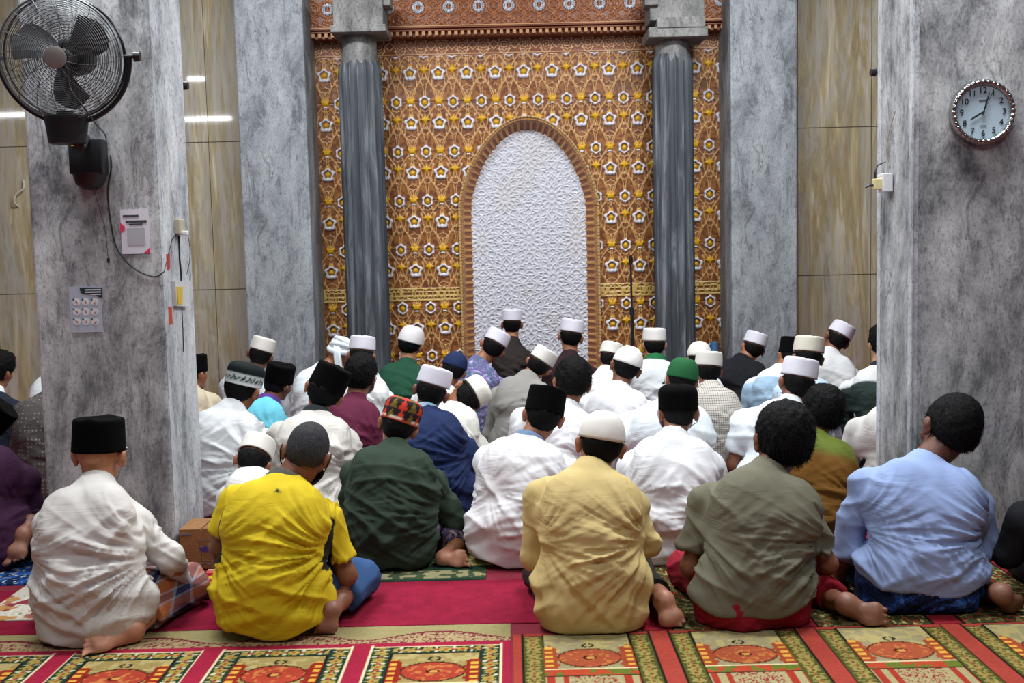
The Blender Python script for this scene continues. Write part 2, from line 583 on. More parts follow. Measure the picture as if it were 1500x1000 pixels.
def hat_mesh(kind, M4, tilt=0, colf=None):
    """vertices in head space, lofted"""
    n = 72
    R = np.array(Matrix.Rotation(math.radians(tilt), 3, 'X'))
    rings = []
    if kind == 'songkok':
        rings = [(.012, .078, .094), (.008, .0885, .104)] + [(.008 + .115 * t, .0885 - .005 * t, .104 - .004 * t) for t in np.linspace(.08, .95, 12)] + [(.124, .081, .0975), (.126, .077, .093), (.1235, .06, .075), (.1225, .03, .04), (.1225, .004, .004)]
    elif kind == 'kopiah':
        rings = [(.03, .079, .095), (.026, .087, .1025)] + [(.026 + .088 * t, .087 - .006 * t * t, .1025 - .006 * t * t) for t in np.linspace(.08, .95, 12)] + [(.116, .078, .094), (.119, .073, .089), (.1215, .055, .07), (.123, .03, .04), (.1235, .004, .004)]
    elif kind == 'skullcap':
        rings = [(.018, .08, .095), (.014, .0875, .103)] + [(.014 + .112 * math.sin(t), .0875 * math.cos(t) ** .8, .103 * math.cos(t) ** .8) for t in np.linspace(.1, 1.52, 16)]
    elif kind == 'roundcap':
        rings = [(.012, .08, .096), (.008, .0885, .104)] + [(.008 + .07 * t, .0885, .104) for t in np.linspace(.08, 1, 8)] + [(.078 + .047 * math.sin(t), .0885 * math.cos(t) ** .5, .104 * math.cos(t) ** .5) for t in np.linspace(.15, 1.54, 12)]
    elif kind == 'baseball':
        rings = [(.005, .08, .096), (.001, .0885, .105)] + [(.001 + .122 * math.sin(t), .0885 * math.cos(t) ** .55, .105 * math.cos(t) ** .55) for t in np.linspace(.08, 1.54, 18)]
    v = []
    for z, a, b in rings:
        t = 2 * PI * np.arange(n) / n
        v.append(np.stack([a * np.cos(t), -.008 + b * np.sin(t), np.full(n, z)], -1))
    v = np.vstack(v)
    m = len(rings)
    i, k = np.meshgrid(np.arange(m - 1), np.arange(n), indexing='ij')
    k2 = (k + 1) % n
    f = np.stack([i * n + k, i * n + k2, (i + 1) * n + k2, (i + 1) * n + k], -1).reshape(-1, 4)
    th = np.arctan2(v[:, 1], v[:, 0]); zf = (v[:, 2] - v[:, 2].min()) / (v[:, 2].max() - v[:, 2].min())
    if kind in ('kopiah', 'songkok'):
        top = v[:, 2] > .112
        v[:, 2] -= top * .005 * np.exp(-(v[:, 0] / .009) ** 2) * (kind == 'kopiah')
        v[:, 2] += top * .006 * np.exp(-(v[:, 0] / .02) ** 2) * (kind == 'songkok')
    if kind == 'baseball':   # stitched panel ridges
        v *= 1 + (.012 * np.exp(-(np.sin(3 * th) / .12) ** 2) * sst(.05, .3, zf))[:, None] * .5
    if kind in ('kopiah', 'skullcap', 'roundcap'):
        v[:, :2] *= (1 + .012 * (vn(v * 30 + 3) - .5))[:, None]
    cols = None
    if colf is not None:
        cols = np.array([lin('ffffff')] * len(v))
        cols = colf(th, zf, v)
    v[:, :2] *= 1.045
    v[:, 2] += .004
    v = v @ R.T
    if kind == 'baseball':
        br = []
        nb = 24
        for q in range(nb + 1):
            a = math.radians(20 + 140 * q / nb)
            for rr, zz in ((1.0, .012), (1.35, .005), (1.68, -.004), (1.68, -.008), (1.35, .001), (1.0, .006)):
                yy = .1 * math.sin(a) * rr
                br.append((.085 * math.cos(a) * (1 + (rr - 1) * .35), yy - .008, zz - .02 * math.cos(a) ** 2 * rr))
        o = len(v)
        v = np.vstack([v, np.array(br)])
        ff = []
        for q in range(nb):
            for j in range(6):
                ff.append([o + q * 6 + j, o + q * 6 + (j + 1) % 6, o + (q + 1) * 6 + (j + 1) % 6, o + (q + 1) * 6 + j])
        f = np.vstack([f, np.array(ff)])
        if cols is not None: cols = np.vstack([cols, np.repeat(cols[-1:], len(br), 0)])
    v = v @ M4[:3, :3].T + M4[:3, 3]
    return v, f, cols

def red_cap(th, zf, v):
    c = np.tile(np.array(lin('1c1512')), (len(v), 1))
    u = (th / (2 * PI) * 14) % 1; row = zf * 2.2
    tri = (1 - np.abs(u - .5) * 2)
    up_ = (row % 1) < tri
    idx = np.floor(th / (2 * PI) * 14).astype(int) % 2
    c[up_ & (idx == 0)] = lin('c8382a'); c[up_ & (idx == 1)] = lin('6d5a24')
    c[(zf > .02) & (zf < .12)] = lin('b2402c')
    c[(zf >= .12) & (zf < .17) & (((th * 30) % 2) < 1)] = lin('d8cdb8')
    return c

def striped_cap(th, zf, v):
    c = np.tile(np.array(lin('0e1a1b')), (len(v), 1))
    c[zf < .5] = lin('b9c0bf')
    w = .25 + .06 * np.sin(th * 26)
    c[(np.abs(zf - w) < .055)] = lin('16302c')
    c[(zf < .07)] = lin('dfe3e2')
    return c

def half_cap(th, zf, v):
    c = np.tile(np.array(lin('15120f')), (len(v), 1))
    c[zf > .15] = lin('e9e6dc')
    return c

COUNT = [0]
def person(label, Y, head, hw, neck, sl, sr, bx=None, hat=None, hatm=None, hatt=0, pitch=22, roll=0, yaw=0, skin='b',
           shirt=None, shirtcol=None, hem=.03, sleeve='long', lower=None, lowk='sarong', hipw=.19, hair='full', hairm=None, collar=None,
           el=None, er=None, wl=None, wr=None, foot=None, h=.012, amp=.010, mask=None, knee=.135, belly=.15, fat=1.0, handr=None, extra=None, group=None, collr=.064, dy=0, hatcol=None, hatextra=None):
    COUNT[0] += 1
    seed = COUNT[0] * 1.37
    C7 = at(neck[0], neck[1], Y + .14)
    SL = at(sl[0], sl[1], Y + .14); SR = at(sr[0], sr[1], Y + .14)
    H = at(head[0], head[1], Y + .22 + dy)
    sc = hw * (H[1] / F) / .172
    if bx is None: bx = (sl[0] + sr[0]) / 2
    Pv = at(bx, 900, Y); Pv[2] = .13
    O = np.array([Pv[0], Y, 0])
    # shoulder joints lie inside the outline
    ax = (SR - SL); wsh = np.linalg.norm(ax); ax = ax / wsh
    down = np.array([0, 0, -1.0])
    JL = SL + ax * .058 + down * .05; JR = SR - ax * .058 + down * .05
    ctrl = (Pv + C7) / 2 + np.array([0, -.09, .03])
    def bz(t): return (1 - t) ** 2 * Pv + 2 * t * (1 - t) * ctrl + t * t * C7
    tl = bz(1) - bz(.4); tl /= np.linalg.norm(tl)
    fy = np.cross(ax, -tl); fy = -fy if fy[1] < 0 else fy; fy /= np.linalg.norm(fy)
    ax2 = np.cross(fy, tl); ax2 = ax2 if ax2[0] > 0 else -ax2
    RC = np.stack([ax2, fy, tl], -1)
    if hat and pitch > 7: roll = roll * 1.2 + 3; pitch = pitch + 3
    M4, HR = head_frame(H, pitch * .9, roll, yaw, sc)
    HT = 4 + abs(hatt) * .35 if pitch > 7 else 2
    def hl(x, y, z): return (M4[:3, :3] @ np.array([x, y, z])) + H
    zb = C7[2]
    # limbs
    EL = (at(el[0], el[1], Y + .13) if el else JL + np.array([-.05, .03, -.27 * min(1, zb / .6)]))
    ER = (at(er[0], er[1], Y + .13) if er else JR + np.array([.05, .03, -.27 * min(1, zb / .6)]))
    EL[2] = max(EL[2], .17); ER[2] = max(ER[2], .17)
    KL = np.array([Pv[0] - knee, Y + .41, .085]); KR = np.array([Pv[0] + knee, Y + .41, .085])
    WL = at(*wl) if wl else np.array([Pv[0] - .14, Y + .31, .20])
    WR = at(*wr) if wr else np.array([Pv[0] + .14, Y + .31, .20])
    cw = wsh / 2 - .035
    ftz = .045
    AL = np.array([Pv[0] - .09, Y + .10, ftz]); AR = np.array([Pv[0] + .09, Y + .10, ftz])
    # ---------------- body
    B = []
    B.append(p_cone(hl(0, -.012, -.03), C7 + fy * .03 - tl * .02, .053 * sc, .06, .03))
    B.append(p_ell(hl(0, -.012, .022), np.array([.0745, .094, .092]) * sc, HR, .02))
    B.append(p_ell(hl(0, .035, -.05), np.array([.056, .058, .062]) * sc, HR, .035))
    B.append(p_ell(hl(0, .075, -.098), np.array([.024, .02, .018]) * sc, HR, .02))
    B.append(p_cone(hl(0, .084, .018), hl(0, .104, -.022), .009 * sc, .0125 * sc, .012))
    for s in (-1, 1):
        B.append(p_ell(hl(s * .0145, .097, -.026), np.array([.008, .009, .007]) * sc, HR, .006))
        B.append(p_ell(hl(s * .083, -.008, -.018), np.array([.011, .021, .033]) * sc, HR @ np.array(Matrix.Rotation(s * -.35, 3, 'Z')), .008))
        B.append(p_ell(hl(s * .092, -.018, -.006), np.array([.006, .015, .021]) * sc, HR @ np.array(Matrix.Rotation(s * -.6, 3, 'Z')), .006))
        B.append(p_cone(hl(s * .012, .083, .026), hl(s * .05, .068, .03), .009 * sc, .008 * sc, .012))
        B.append(p_ell(hl(s * .05, .055, -.025), np.array([.022, .022, .018]) * sc, HR, .02))
    B.append(p_ell(hl(0, .088, -.058), np.array([.025, .012, .0055]) * sc, HR, .006))
    B.append(p_ell(hl(0, .086, -.068), np.array([.021, .012, .006]) * sc, HR, .006))
    for s in (-1, 1):
        B.append(p_ell(hl(s * .031, .088, .006), np.array([.015, .011, .01]) * sc, HR, .008, 's'))
        B.append(p_ell(hl(s * .031, .07, .004), np.array([.0135, .0135, .0125]) * sc, HR, .003))
    B.append(p_ell(bz(.58), (cw * .75, .085, .13), RC, .04))
    B.append(p_ell(bz(.35), (.12, .085, .16), RC, .05))
    B.append(p_ell(Pv, (.15, .11, .1), None, .05))
    B.append(p_cone(JL + ax * .02 - tl * .02, JR - ax * .02 - tl * .02, .038, .038, .03))
    for J, E, W, s in ((JL, EL, WL, -1), (JR, ER, WR, 1)):
        B.append(p_cone(J - tl * .01, E, .04, .037, .03)); 
        mid = E + (W - E) * .3
        B.append(p_cone(E, mid, .04, .04, .02)); B.append(p_cone(mid, W, .04, .026, .02))
        dd = W - E; dd /= np.linalg.norm(dd)
        dirn = np.array([-s * .15, .9, -.35]) if not (wr and s == 1) and not (wl and s == -1) else dd
        B += hand_prims(W, dirn, (0, .2, 1), s if False else (1 if s == -1 else -1), 1.0)
    for K, A, s in ((KL, AL, -1), (KR, AR, 1)):
        if foot and foot.get('side', 1) == s:
            K = K + np.array([s * .04, -.05, 0])
            Fh = at(*foot['heel']); Fb = at(*foot['ball'])
            for q in (Fh, Fb): q[2] = max(q[2], .038)
            nn = np.array(foot['n'], float)
            A = Fh - nn / np.linalg.norm(nn) * .055 + (Fh - Fb) / np.linalg.norm(Fb - Fh) * .012
            if 'ank' in foot: A = at(*foot['ank'])
            A[2] = max(A[2], .05)
            B += foot_prims(Fh, Fb, nn, foot.get('s', 1.0), foot.get('flip', 1))
            B.append(p_cone(Fh - nn / np.linalg.norm(nn) * .02, A, .034, .036, .025))
        else:
            B += foot_prims((A[0] - s * .01, Y + .08, .06), (A[0] - s * .03, Y - .01, .045), (0, -.3, 1), .85, s)
        B.append(p_cone(Pv + np.array([s * .08, .03, -.01]), K, .085, .062, .03))
        B.append(p_cone(K, K + (A - K) * .35, .058, .055, .02)); B.append(p_cone(K + (A - K) * .35, A, .055, .034, .02))
    zmin = lambda P: 0 * P[..., 0]
    B.append(p_half((0, 0, -1), (0, 0, .0095)))
    v, f = sdf_mesh(B, h)
    # colours of the skin
    base = np.array(lin(SKINS[skin]))
    cols = np.tile(base, (len(v), 1))
    q = (v - H) @ HR / sc
    def dab(c, r, col, w=1.0):
        d = np.linalg.norm((q - np.array(c)) / np.array(r), axis=1)
        m = (1 - sst(.8, 1.1, d))[:, None] * w
        cols[:] = cols * (1 - m) + np.array(lin(col)) * m
    inhead = np.linalg.norm(q, axis=1) < .16
    if inhead.any():
        dab((0, .1, -.062), (.026, .03, .011), '8a4a40')
        for s in (-1, 1):
            dab((s * .031, .085, .004), (.0125, .02, .007), 'd8d0c8')
            dab((s * .031, .085, .004), (.0055, .02, .0065), '1a100c')
            dab((s * .032, .085, .031), (.02, .03, .0045), '1c1512')
            dab((s * .084, -.01, -.015), (.012, .02, .03), {'a': 'a5604a', 'b': '93523c', 'c': '74402e', 'd': '5c3426', 'p': 'b87060'}[skin], .6)
    if foot:
        for pt in ('heel', 'ball'):
            c = at(*foot[pt]); d = np.linalg.norm(v - c, axis=1)
            m = (1 - sst(.04, .10, d))[:, None] * .55
            cols[:] = cols * (1 - m) + (np.array(lin('c08a74')) * (1.0 if skin in 'abp' else .62)) * m
    nrm = vnormals(v, f)
    v = v + nrm * (vn(v * 55)[:, None] - .5) * .0015
    me = new_mesh('person', v - O, f, True, cols)
    body = link('person', me, SKIN, None, O)
    props(body, label, 'person', group)
    # ---------------- shirt
    k = .055
    k = .045
    S = [p_ell(bz(.60) + fy * .0, (cw * .92 * fat, .12 * fat, .175), RC, k), p_ell(bz(.38), (belly * 1.05 * fat, .118 * fat, .2), RC, k),
         p_cone(JL - tl * .07 + ax * .045 - fy * .01, JR - tl * .07 - ax * .045 - fy * .01, .078, .078, .05),
         p_ell(Pv + np.array([0, 0, .04]), (hipw * fat, .15, .15), None, k),
         p_cone(JL, JR, .058, .058, .03),
         p_cone(C7 - tl * .036, JL + tl * .010, .054, .05, .04), p_cone(C7 - tl * .036, JR + tl * .010, .054, .05, .04),
         p_ell(C7 - tl * .09 + fy * .0, (cw * .62, .085, .085), RC, .05)]
    for s in (-1, 1):   # shoulder blades
        S.append(p_ell(bz(.66) + ax2 * s * cw * .5 - fy * .055, (.075, .06, .11), RC, .05))
    ndir = (hl(0, -.015, -.04) - C7); ndir /= np.linalg.norm(ndir)
    if collar is None:
        S.append(p_cone(C7 - tl * .02, C7 + ndir * .028, collr + .006, collr - .004, .02, flat=True))
    if hem >= .06:
        S.append(p_cone(Pv + np.array([-hipw * .44, -.014, -.05]), Pv + np.array([hipw * .44, -.014, -.05]), .145, .145, .05))
    if hem < .06:
        S.append(p_cone(Pv + np.array([-hipw * .35, -.02, -.08]), Pv + np.array([hipw * .35, -.02, -.08]), .12, .12, .06))
    for J, E, W, s in ((JL, EL, WL, -1), (JR, ER, WR, 1)):
        if sleeve == 'long':
            S.append(p_cone(J, E, .057, .050, .022)); S.append(p_cone(E, E + (W - E) * .86, .050, .038, .015, flat=True))
        else:
            S.append(p_cone(J, J + (E - J) * .72, .057, .060, .022, flat=True))
    hz = hem
    S.append(p_half((0, 0, -1), (0, 0, hz), bump=(lambda P: -.010 + 1.0 * (P[..., 0] - O[0]) ** 2 + .009 * np.sin(P[..., 0] * 26 + seed) + .01 * np.sin(P[..., 0] * 9 + seed * 2)) if hem > .01 else None))
    v, f = sdf_mesh(S, h)
    nrm = vnormals(v, f)
    # lower folds are flatter across; keep hem on the ground
    dd = folds(v - O, seed, amp * 1.1, .25 * math.sin(seed * 3), C7[2], fan=[((ER[0] - O[0]) * .95, C7[2] * (.50 + .08 * math.sin(seed * 5)), 1.0 if roll > -1 else .4), ((EL[0] - O[0]) * .95, C7[2] * (.62 + .06 * math.sin(seed * 7)), .4)])
    dd = dd * (.2 + .8 * sst(hz, hz + .08, v[:, 2]))
    v = v + nrm * dd[:, None]
    v[:, 2] = np.maximum(v[:, 2], .010)
    cols = shirtcol(v, O, C7, RC) if shirtcol is not None else None
    me = new_mesh('shirt', v - O, f, True, cols)
    link('shirt', me, shirt, body)
    # ---------------- collar
    if collar is not None:
        Cc = [p_cone(C7 - tl * .03, C7 + ndir * .03, collr + .012, collr, .02, flat=True),
              p_cone(C7 - tl * .035 + ax * .03, C7 - tl * .035 - ax * .03, .05, .05, .03)]
        v, f = sdf_mesh(Cc, min(h, .009))
        link('collar', new_mesh('collar', v - O, f, True), collar, body)
    # ---------------- lower garment
    low = hem < .06
    g_ = .80 if low else 1.0
    Gm = [p_ell(Pv + np.array([0, .02 if low else 0, -.02]), (hipw * .98 * g_, .142 * g_, .125 * g_), None, .06)]
    for K, A, s in ((KL, AL, -1), (KR, AR, 1)):
        has = foot and foot.get('side', 1) == s
        if has:
            K = K + np.array([s * .04, -.05, 0]); A = at(*foot['ank']) if 'ank' in foot else at(*foot['heel']) - np.array(foot['n'], float) / np.linalg.norm(foot['n']) * .06
            A[2] = max(A[2], .055)
        Gm.append(p_cone(Pv + np.array([s * .09, .03, 0]), K, .105, .078, .05))
        if has: Gm.append(p_cone(K, K + (A - K) * foot.get('cover', .7), .072, .06, .03, flat=True))
        else: Gm.append(p_cone(K, A, .07, .05, .04))
    if lowk == 'sarong':
        Gm.append(p_cone(Pv + np.array([0, .12, -.02]), (KL + KR) / 2 + np.array([0, -.03, -.02]), .1, .07, .08))
        if not low: Gm.append(p_cone(Pv + np.array([-hipw * .45, -.01, -.07]), Pv + np.array([hipw * .45, -.01, -.07]), .12, .12, .06))
    Gm.append(p_half((0, 0, -1), (0, 0, .004)))
    v, f = sdf_mesh(Gm, h)
    nrm = vnormals(v, f)
    v = v + nrm * (folds((v - O) * np.array([1, 1, 1]), seed + 5, amp * .8) - .002)[:, None]
    v[:, 2] = np.maximum(v[:, 2], .009)
    link('sarong' if lowk == 'sarong' else 'trousers', new_mesh('lower', v - O, f, True), lower or fabric('23242a'), body)
    # ---------------- hair
    if hair:
        th = {'full': .013, 'thick': .019, 'short': .006, 'thin': .005}[hair]
        if hat: th = {'full': .008, 'thick': .012, 'short': .004, 'thin': .004}[hair]
        A_ = [p_ell(hl(0, -.014, .024), (np.array([.0745, .094, .092]) + np.array([th, th, th])) * sc, HR, .02)]
        if hair in ('full', 'thick'):
            A_.append(p_ell(hl(0, -.055, -.02), np.array([.06 + th * .4, .045 + th * .5, .06]) * sc, HR, .03))
            if hair == 'thick': A_.append(p_ell(hl(0, .03, .095), np.array([.06, .05, .03]) * sc, HR, .04))
        else:
            A_.append(p_ell(hl(0, -.045, -.02), np.array([.061, .048, .058]) * sc, HR, .03))
        n1 = HR @ np.array([0, .70, -.71]); 
        A_.append(p_half(n1, hl(0, .085, .055) - 0 * n1, bump=lambda P: .006 * np.sin(((P - H) @ HR)[..., 0] * 90)))
        for s in (-1, 1):
            A_.append(p_ell(hl(s * .092, .010, -.022), np.array([.034, .030, .042]) * sc, HR, .008, 's'))
        if hat and hat != 'turban':
            ht = math.radians(HT); hn = np.array([0, -math.sin(ht), math.cos(ht)])
            A_.append(p_half(HR @ hn, H + HR @ (hn * .022 * sc)))
        hh = min(h, .008)
        v, f = sdf_mesh(A_, hh)
        nrm = vnormals(v, f)
        a = {'full': .004, 'thick': .007, 'short': .0015, 'thin': .001}[hair]
        q = (v - H) @ HR
        d = (vn(q * np.array([95, 95, 50])) - .5) * a * 1.1 + (vn(q * np.array([40, 40, 24]) + seed) - .5) * a * .9 + (vn(q * 150) - .5) * a
        v = v + nrm * d[:, None]
        if hair in ('full', 'thick') and not hat:
            rg = np.random.default_rng(COUNT[0])
            ns = 5200 if h < .01 else 2200
            pick = rg.integers(0, len(v), ns); b0 = v[pick]; nn_ = nrm[pick]
            dn = (HR @ np.array([.25, .15, -1.0])) + rg.normal(0, .35, (ns, 3))
            ln = rg.uniform(.006, .015, ns)[:, None] * (1.25 if hair == 'thick' else .8)
            tp = b0 + (nn_ * .55 + dn * .6) * ln
            sd = np.cross(tp - b0, nn_ + rg.normal(0, .3, (ns, 3))); sd /= np.linalg.norm(sd, axis=1, keepdims=True) + 1e-9
            b1 = b0 - nn_ * .002
            o_ = len(v)
            v = np.vstack([v, np.stack([b1 - sd * .0011, b1 + sd * .0011, tp + sd * .0003, tp - sd * .0003], 1).reshape(-1, 3)])
            f = np.vstack([f, o_ + np.arange(ns * 4).reshape(-1, 4)])
        link('hair', new_mesh('hair', v - O, f, True), hairm or (HAIR if hair in ('full', 'thick') else HAIR_SALT), body)
    if mask is not None:
        V_ = []; nu, nw = 15, 7
        for th_ in (1.0, .96):
            for a_ in np.linspace(-1.25, 1.25, nu):
                for w_ in np.linspace(0, 1, nw):
                    z_ = -.012 - .088 * w_ + .02 * abs(a_) * (w_ - .2)
                    b_ = math.sin(PI * w_) * .012
                    V_.append(((.062 + b_) * math.sin(a_) * 1.12 * th_, .03 + (.082 + b_) * math.cos(a_) * th_, z_))
        F_ = []
        for g0 in (0, nu * nw):
            for i_ in range(nu - 1):
                for j_ in range(nw - 1):
                    q_ = g0 + i_ * nw + j_; F_.append([q_, q_ + 1, q_ + nw + 1, q_ + nw])
        mb = MB().add(V_, F_)
        for s in (-1, 1):
            mb.tube([(s * .068, .055, -.03), (s * .084, .02, -.0), (s * .096, -.022, .012), (s * .097, -.03, -.02), (s * .088, -.005, -.052), (s * .07, .05, -.07)], .0022, 6)
        vv_ = np.vstack(mb.v) @ M4[:3, :3].T + M4[:3, 3]
        link('face_mask', new_mesh('face_mask', vv_ - O, mb.f, True), mask, body)
    # ---------------- hat
    if hat:
        if hat == 'turban':
            mb = MB()
            mb.loft([(.0, .083, .098), (.03, .092, .106), (.07, .093, .107), (.1, .083, .095), (.125, .055, .065), (.135, .01, .01)], 32)
            for j, (tx, ty, zz, rr) in enumerate(((.25, .1, .03, .02), (-.2, .2, .05, .02), (.3, -.25, .07, .019), (-.3, -.1, .085, .018), (.1, .35, .055, .02))):
                pts = []
                for q_ in range(30):
                    t = 2 * PI * q_ / 30
                    x, y = .088 * math.cos(t) * (1 - .08 * j), .102 * math.sin(t) * (1 - .08 * j)
                    pts.append((x, y - .008, zz + tx * y + ty * x))
                mb.tube(pts, rr, 8, closed=True)
            tp = [(-.0, -.1, .05), (.03, -.115, -.0), (.06, -.105, -.06), (.085, -.08, -.12), (.095, -.06, -.17)]
            for j in range(3):
                mb.tube([(x + .016 * (j - 1), y, z) for x, y, z in tp], [.014, .016, .016, .015, .012], 8)
            v = np.vstack(mb.v) @ M4[:3, :3].T + M4[:3, 3]
            link('turban', new_mesh('turban', v - O, mb.f, True), hatm, body)
        else:
            v, f, cols = hat_mesh(hat, M4, HT, hatcol)
            nm = {'songkok': 'songkok_cap', 'kopiah': 'prayer_cap', 'skullcap': 'skull_cap', 'roundcap': 'round_cap', 'baseball': 'baseball_cap'}[hat]
            ho = link(nm, new_mesh(nm, v - O, f, True, cols), hatm, body)
            if hat == 'baseball' and hatextra:
                mb = MB()
                P0 = []
                for q_ in range(13):
                    a = math.radians(245 + 50 * q_ / 12)
                    P0.append((.0895 * math.cos(a), -.008 + .1075 * math.sin(a), .018 + .022 * math.sin(PI * q_ / 12)))
                V = []
                for x, y, z in P0: V += [(x, y, .012), (x, y, z + .006), (x * .9, y * .9, z + .006), (x * .9, y * .9, .012)]
                Fq = []
                for q_ in range(12):
                    for j in range(4): Fq.append([q_ * 4 + j, q_ * 4 + (j + 1) % 4, q_ * 4 + 4 + (j + 1) % 4, q_ * 4 + 4 + j])
                v = np.array(V) @ M4[:3, :3].T + M4[:3, 3]
                link('strap_opening', new_mesh('strap', v - O, Fq, False), hatextra, ho)
    if extra: extra(body, O, dict(C7=C7, JL=JL, JR=JR, EL=EL, ER=ER, WL=WL, WR=WR, Pv=Pv, H=H, M4=M4, HR=HR, bz=bz, fy=fy, tl=tl, ax=ax2, hl=hl, sc=sc, h=h))
    print('P%02d z7=%.2f head=%.2f sh=%.2f sc=%.2f  %s' % (COUNT[0], C7[2], H[2], wsh, sc, label[:40]))
    return body
# ------------------------------------------------------------------ room
YW = 9.40      # carved wall
YT = 9.38      # tiled side walls
YP = 8.90      # front of the inner piers
YN = 4.90      # front of the near pillars
ZTOP = 4.6

def structure(o, cat=None):
    o['kind'] = 'structure'; return o

# floor
m, nt, b = nodemat('floor_carpet')
v_ = coords(nt); n_ = noise(nt, v_, 220, 3)
L(nt, ramp(nt, n_, [(0.3, lin4('6a1426')), (0.7, lin4('8a1c34'))]), b.inputs['Base Color'])
b.inputs['Roughness'].default_value = 0.95
bump(nt, b, n_, .3, .004)
structure(MB().box((0, 4.2, -.05), (18, 14, .1)).build('floor', m))

# travertine tiles
def tile_mat():
    m, nt, b = nodemat('travertine_tile')
    v = coords(nt, scale=(1, 1, .12))
    v2 = coords(nt, scale=(1, 1, .3))
    n1 = noise(nt, v, 6.5, 6, .66, .9)
    n2 = noise(nt, v, 3.4, 6, .62, .5)
    n3 = noise(nt, v, 26, 4, .6)
    c = ramp(nt, n1, [(.3, lin4('8a8780')), (.4, lin4('b4ae9e')), (.48, lin4('a39b84')), (.56, lin4('bbae88')), (.64, lin4('cdcac0'))])
    c = mixc(nt, ramp(nt, n2, [(.44, (0, 0, 0)), (.49, (.7, .7, .7)), (.53, (0, 0, 0))]), c, lin4('b8b6ae'))
    c = mixc(nt, ramp(nt, n2, [(.56, (0, 0, 0)), (.6, (.4, .4, .4)), (.64, (0, 0, 0))]), c, lin4('8a7040'))
    c = mixc(nt, .35, c, ramp(nt, n3, [(.3, (.35, .33, .3)), (.7, (.62, .6, .56))]), 'OVERLAY')
    tc = nt.nodes.new('ShaderNodeTexCoord'); sp = nt.nodes.new('ShaderNodeSeparateXYZ'); L(nt, tc.outputs['Object'], sp.inputs[0])
    def joint(sock, period, off, w):
        a = N(nt, 'ShaderNodeMath', operation='SUBTRACT'); L(nt, sock, a.inputs[0]); a.inputs[1].default_value = off
        q = N(nt, 'ShaderNodeMath', operation='PINGPONG'); L(nt, a.outputs[0], q.inputs[0]); q.inputs[1].default_value = period / 2
        g = N(nt, 'ShaderNodeMath', operation='LESS_THAN'); L(nt, q.outputs[0], g.inputs[0]); g.inputs[1].default_value = w
        return g.outputs[0]
    z1 = at(310, 208, YT)[2]; z2 = at(310, 424, YT)[2]
    j1 = joint(sp.outputs[2], z1 - z2, z1, .0035)
    j2 = joint(sp.outputs[0], .62, at(1276, 300, YT)[0], .0025)
    mx = N(nt, 'ShaderNodeMath', operation='MAXIMUM'); L(nt, j1, mx.inputs[0]); L(nt, j2, mx.inputs[1])
    c = mixc(nt, mx.outputs[0], c, lin4('4a4236'))
    L(nt, c, b.inputs['Base Color'])
    b.inputs['Roughness'].default_value = .045
    b.inputs['Specular IOR Level'].default_value = .5
    b.inputs['Coat Weight'].default_value = .25; b.inputs['Coat Roughness'].default_value = .05
    return m
TILE = tile_mat()
xl = at(400, 300, YW)[0]; xr = at(1120, 300, YW)[0]
structure(MB().box(((-8.5 + xl) / 2, YT + .1, ZTOP / 2), (xl + 8.5, .2, ZTOP)).build('wall_left', TILE))
structure(MB().box(((8.5 + xr) / 2, YT + .1, ZTOP / 2), (8.5 - xr, .2, ZTOP)).build('wall_right', TILE))

# ---- carved mihrab wall : a real relief
XC = at(775, 330, YW)[0]
zz = lambda y: at(600, y, YW)[2]
PX = .2388
Z_A = zz(108); VP = (zz(108) - zz(396)) / 4
BAND0, BAND1 = zz(441), zz(422)
SHIFT = zz(396) - zz(481) - VP      # extra gap taken by the band
GX0 = at(600, 108, YW)[0] - XC
zs = at(775, 303, YW)[2]
ai = 82 / 171.0; hi = 110 / 171.0; ao = 102 / 171.0; ho = 130 / 171.0

def arch(x, z, a, h):
    zz_ = np.maximum(z - zs, 0)
    return np.sqrt((x / a) ** 2 + (zz_ / h) ** 1.5)

def lobed(u, v, r, n, amp, ph=0.0):
    th = np.arctan2(v, u); d = np.hypot(u, v)
    return d - r * (1 + amp * np.cos(n * (th - ph)))

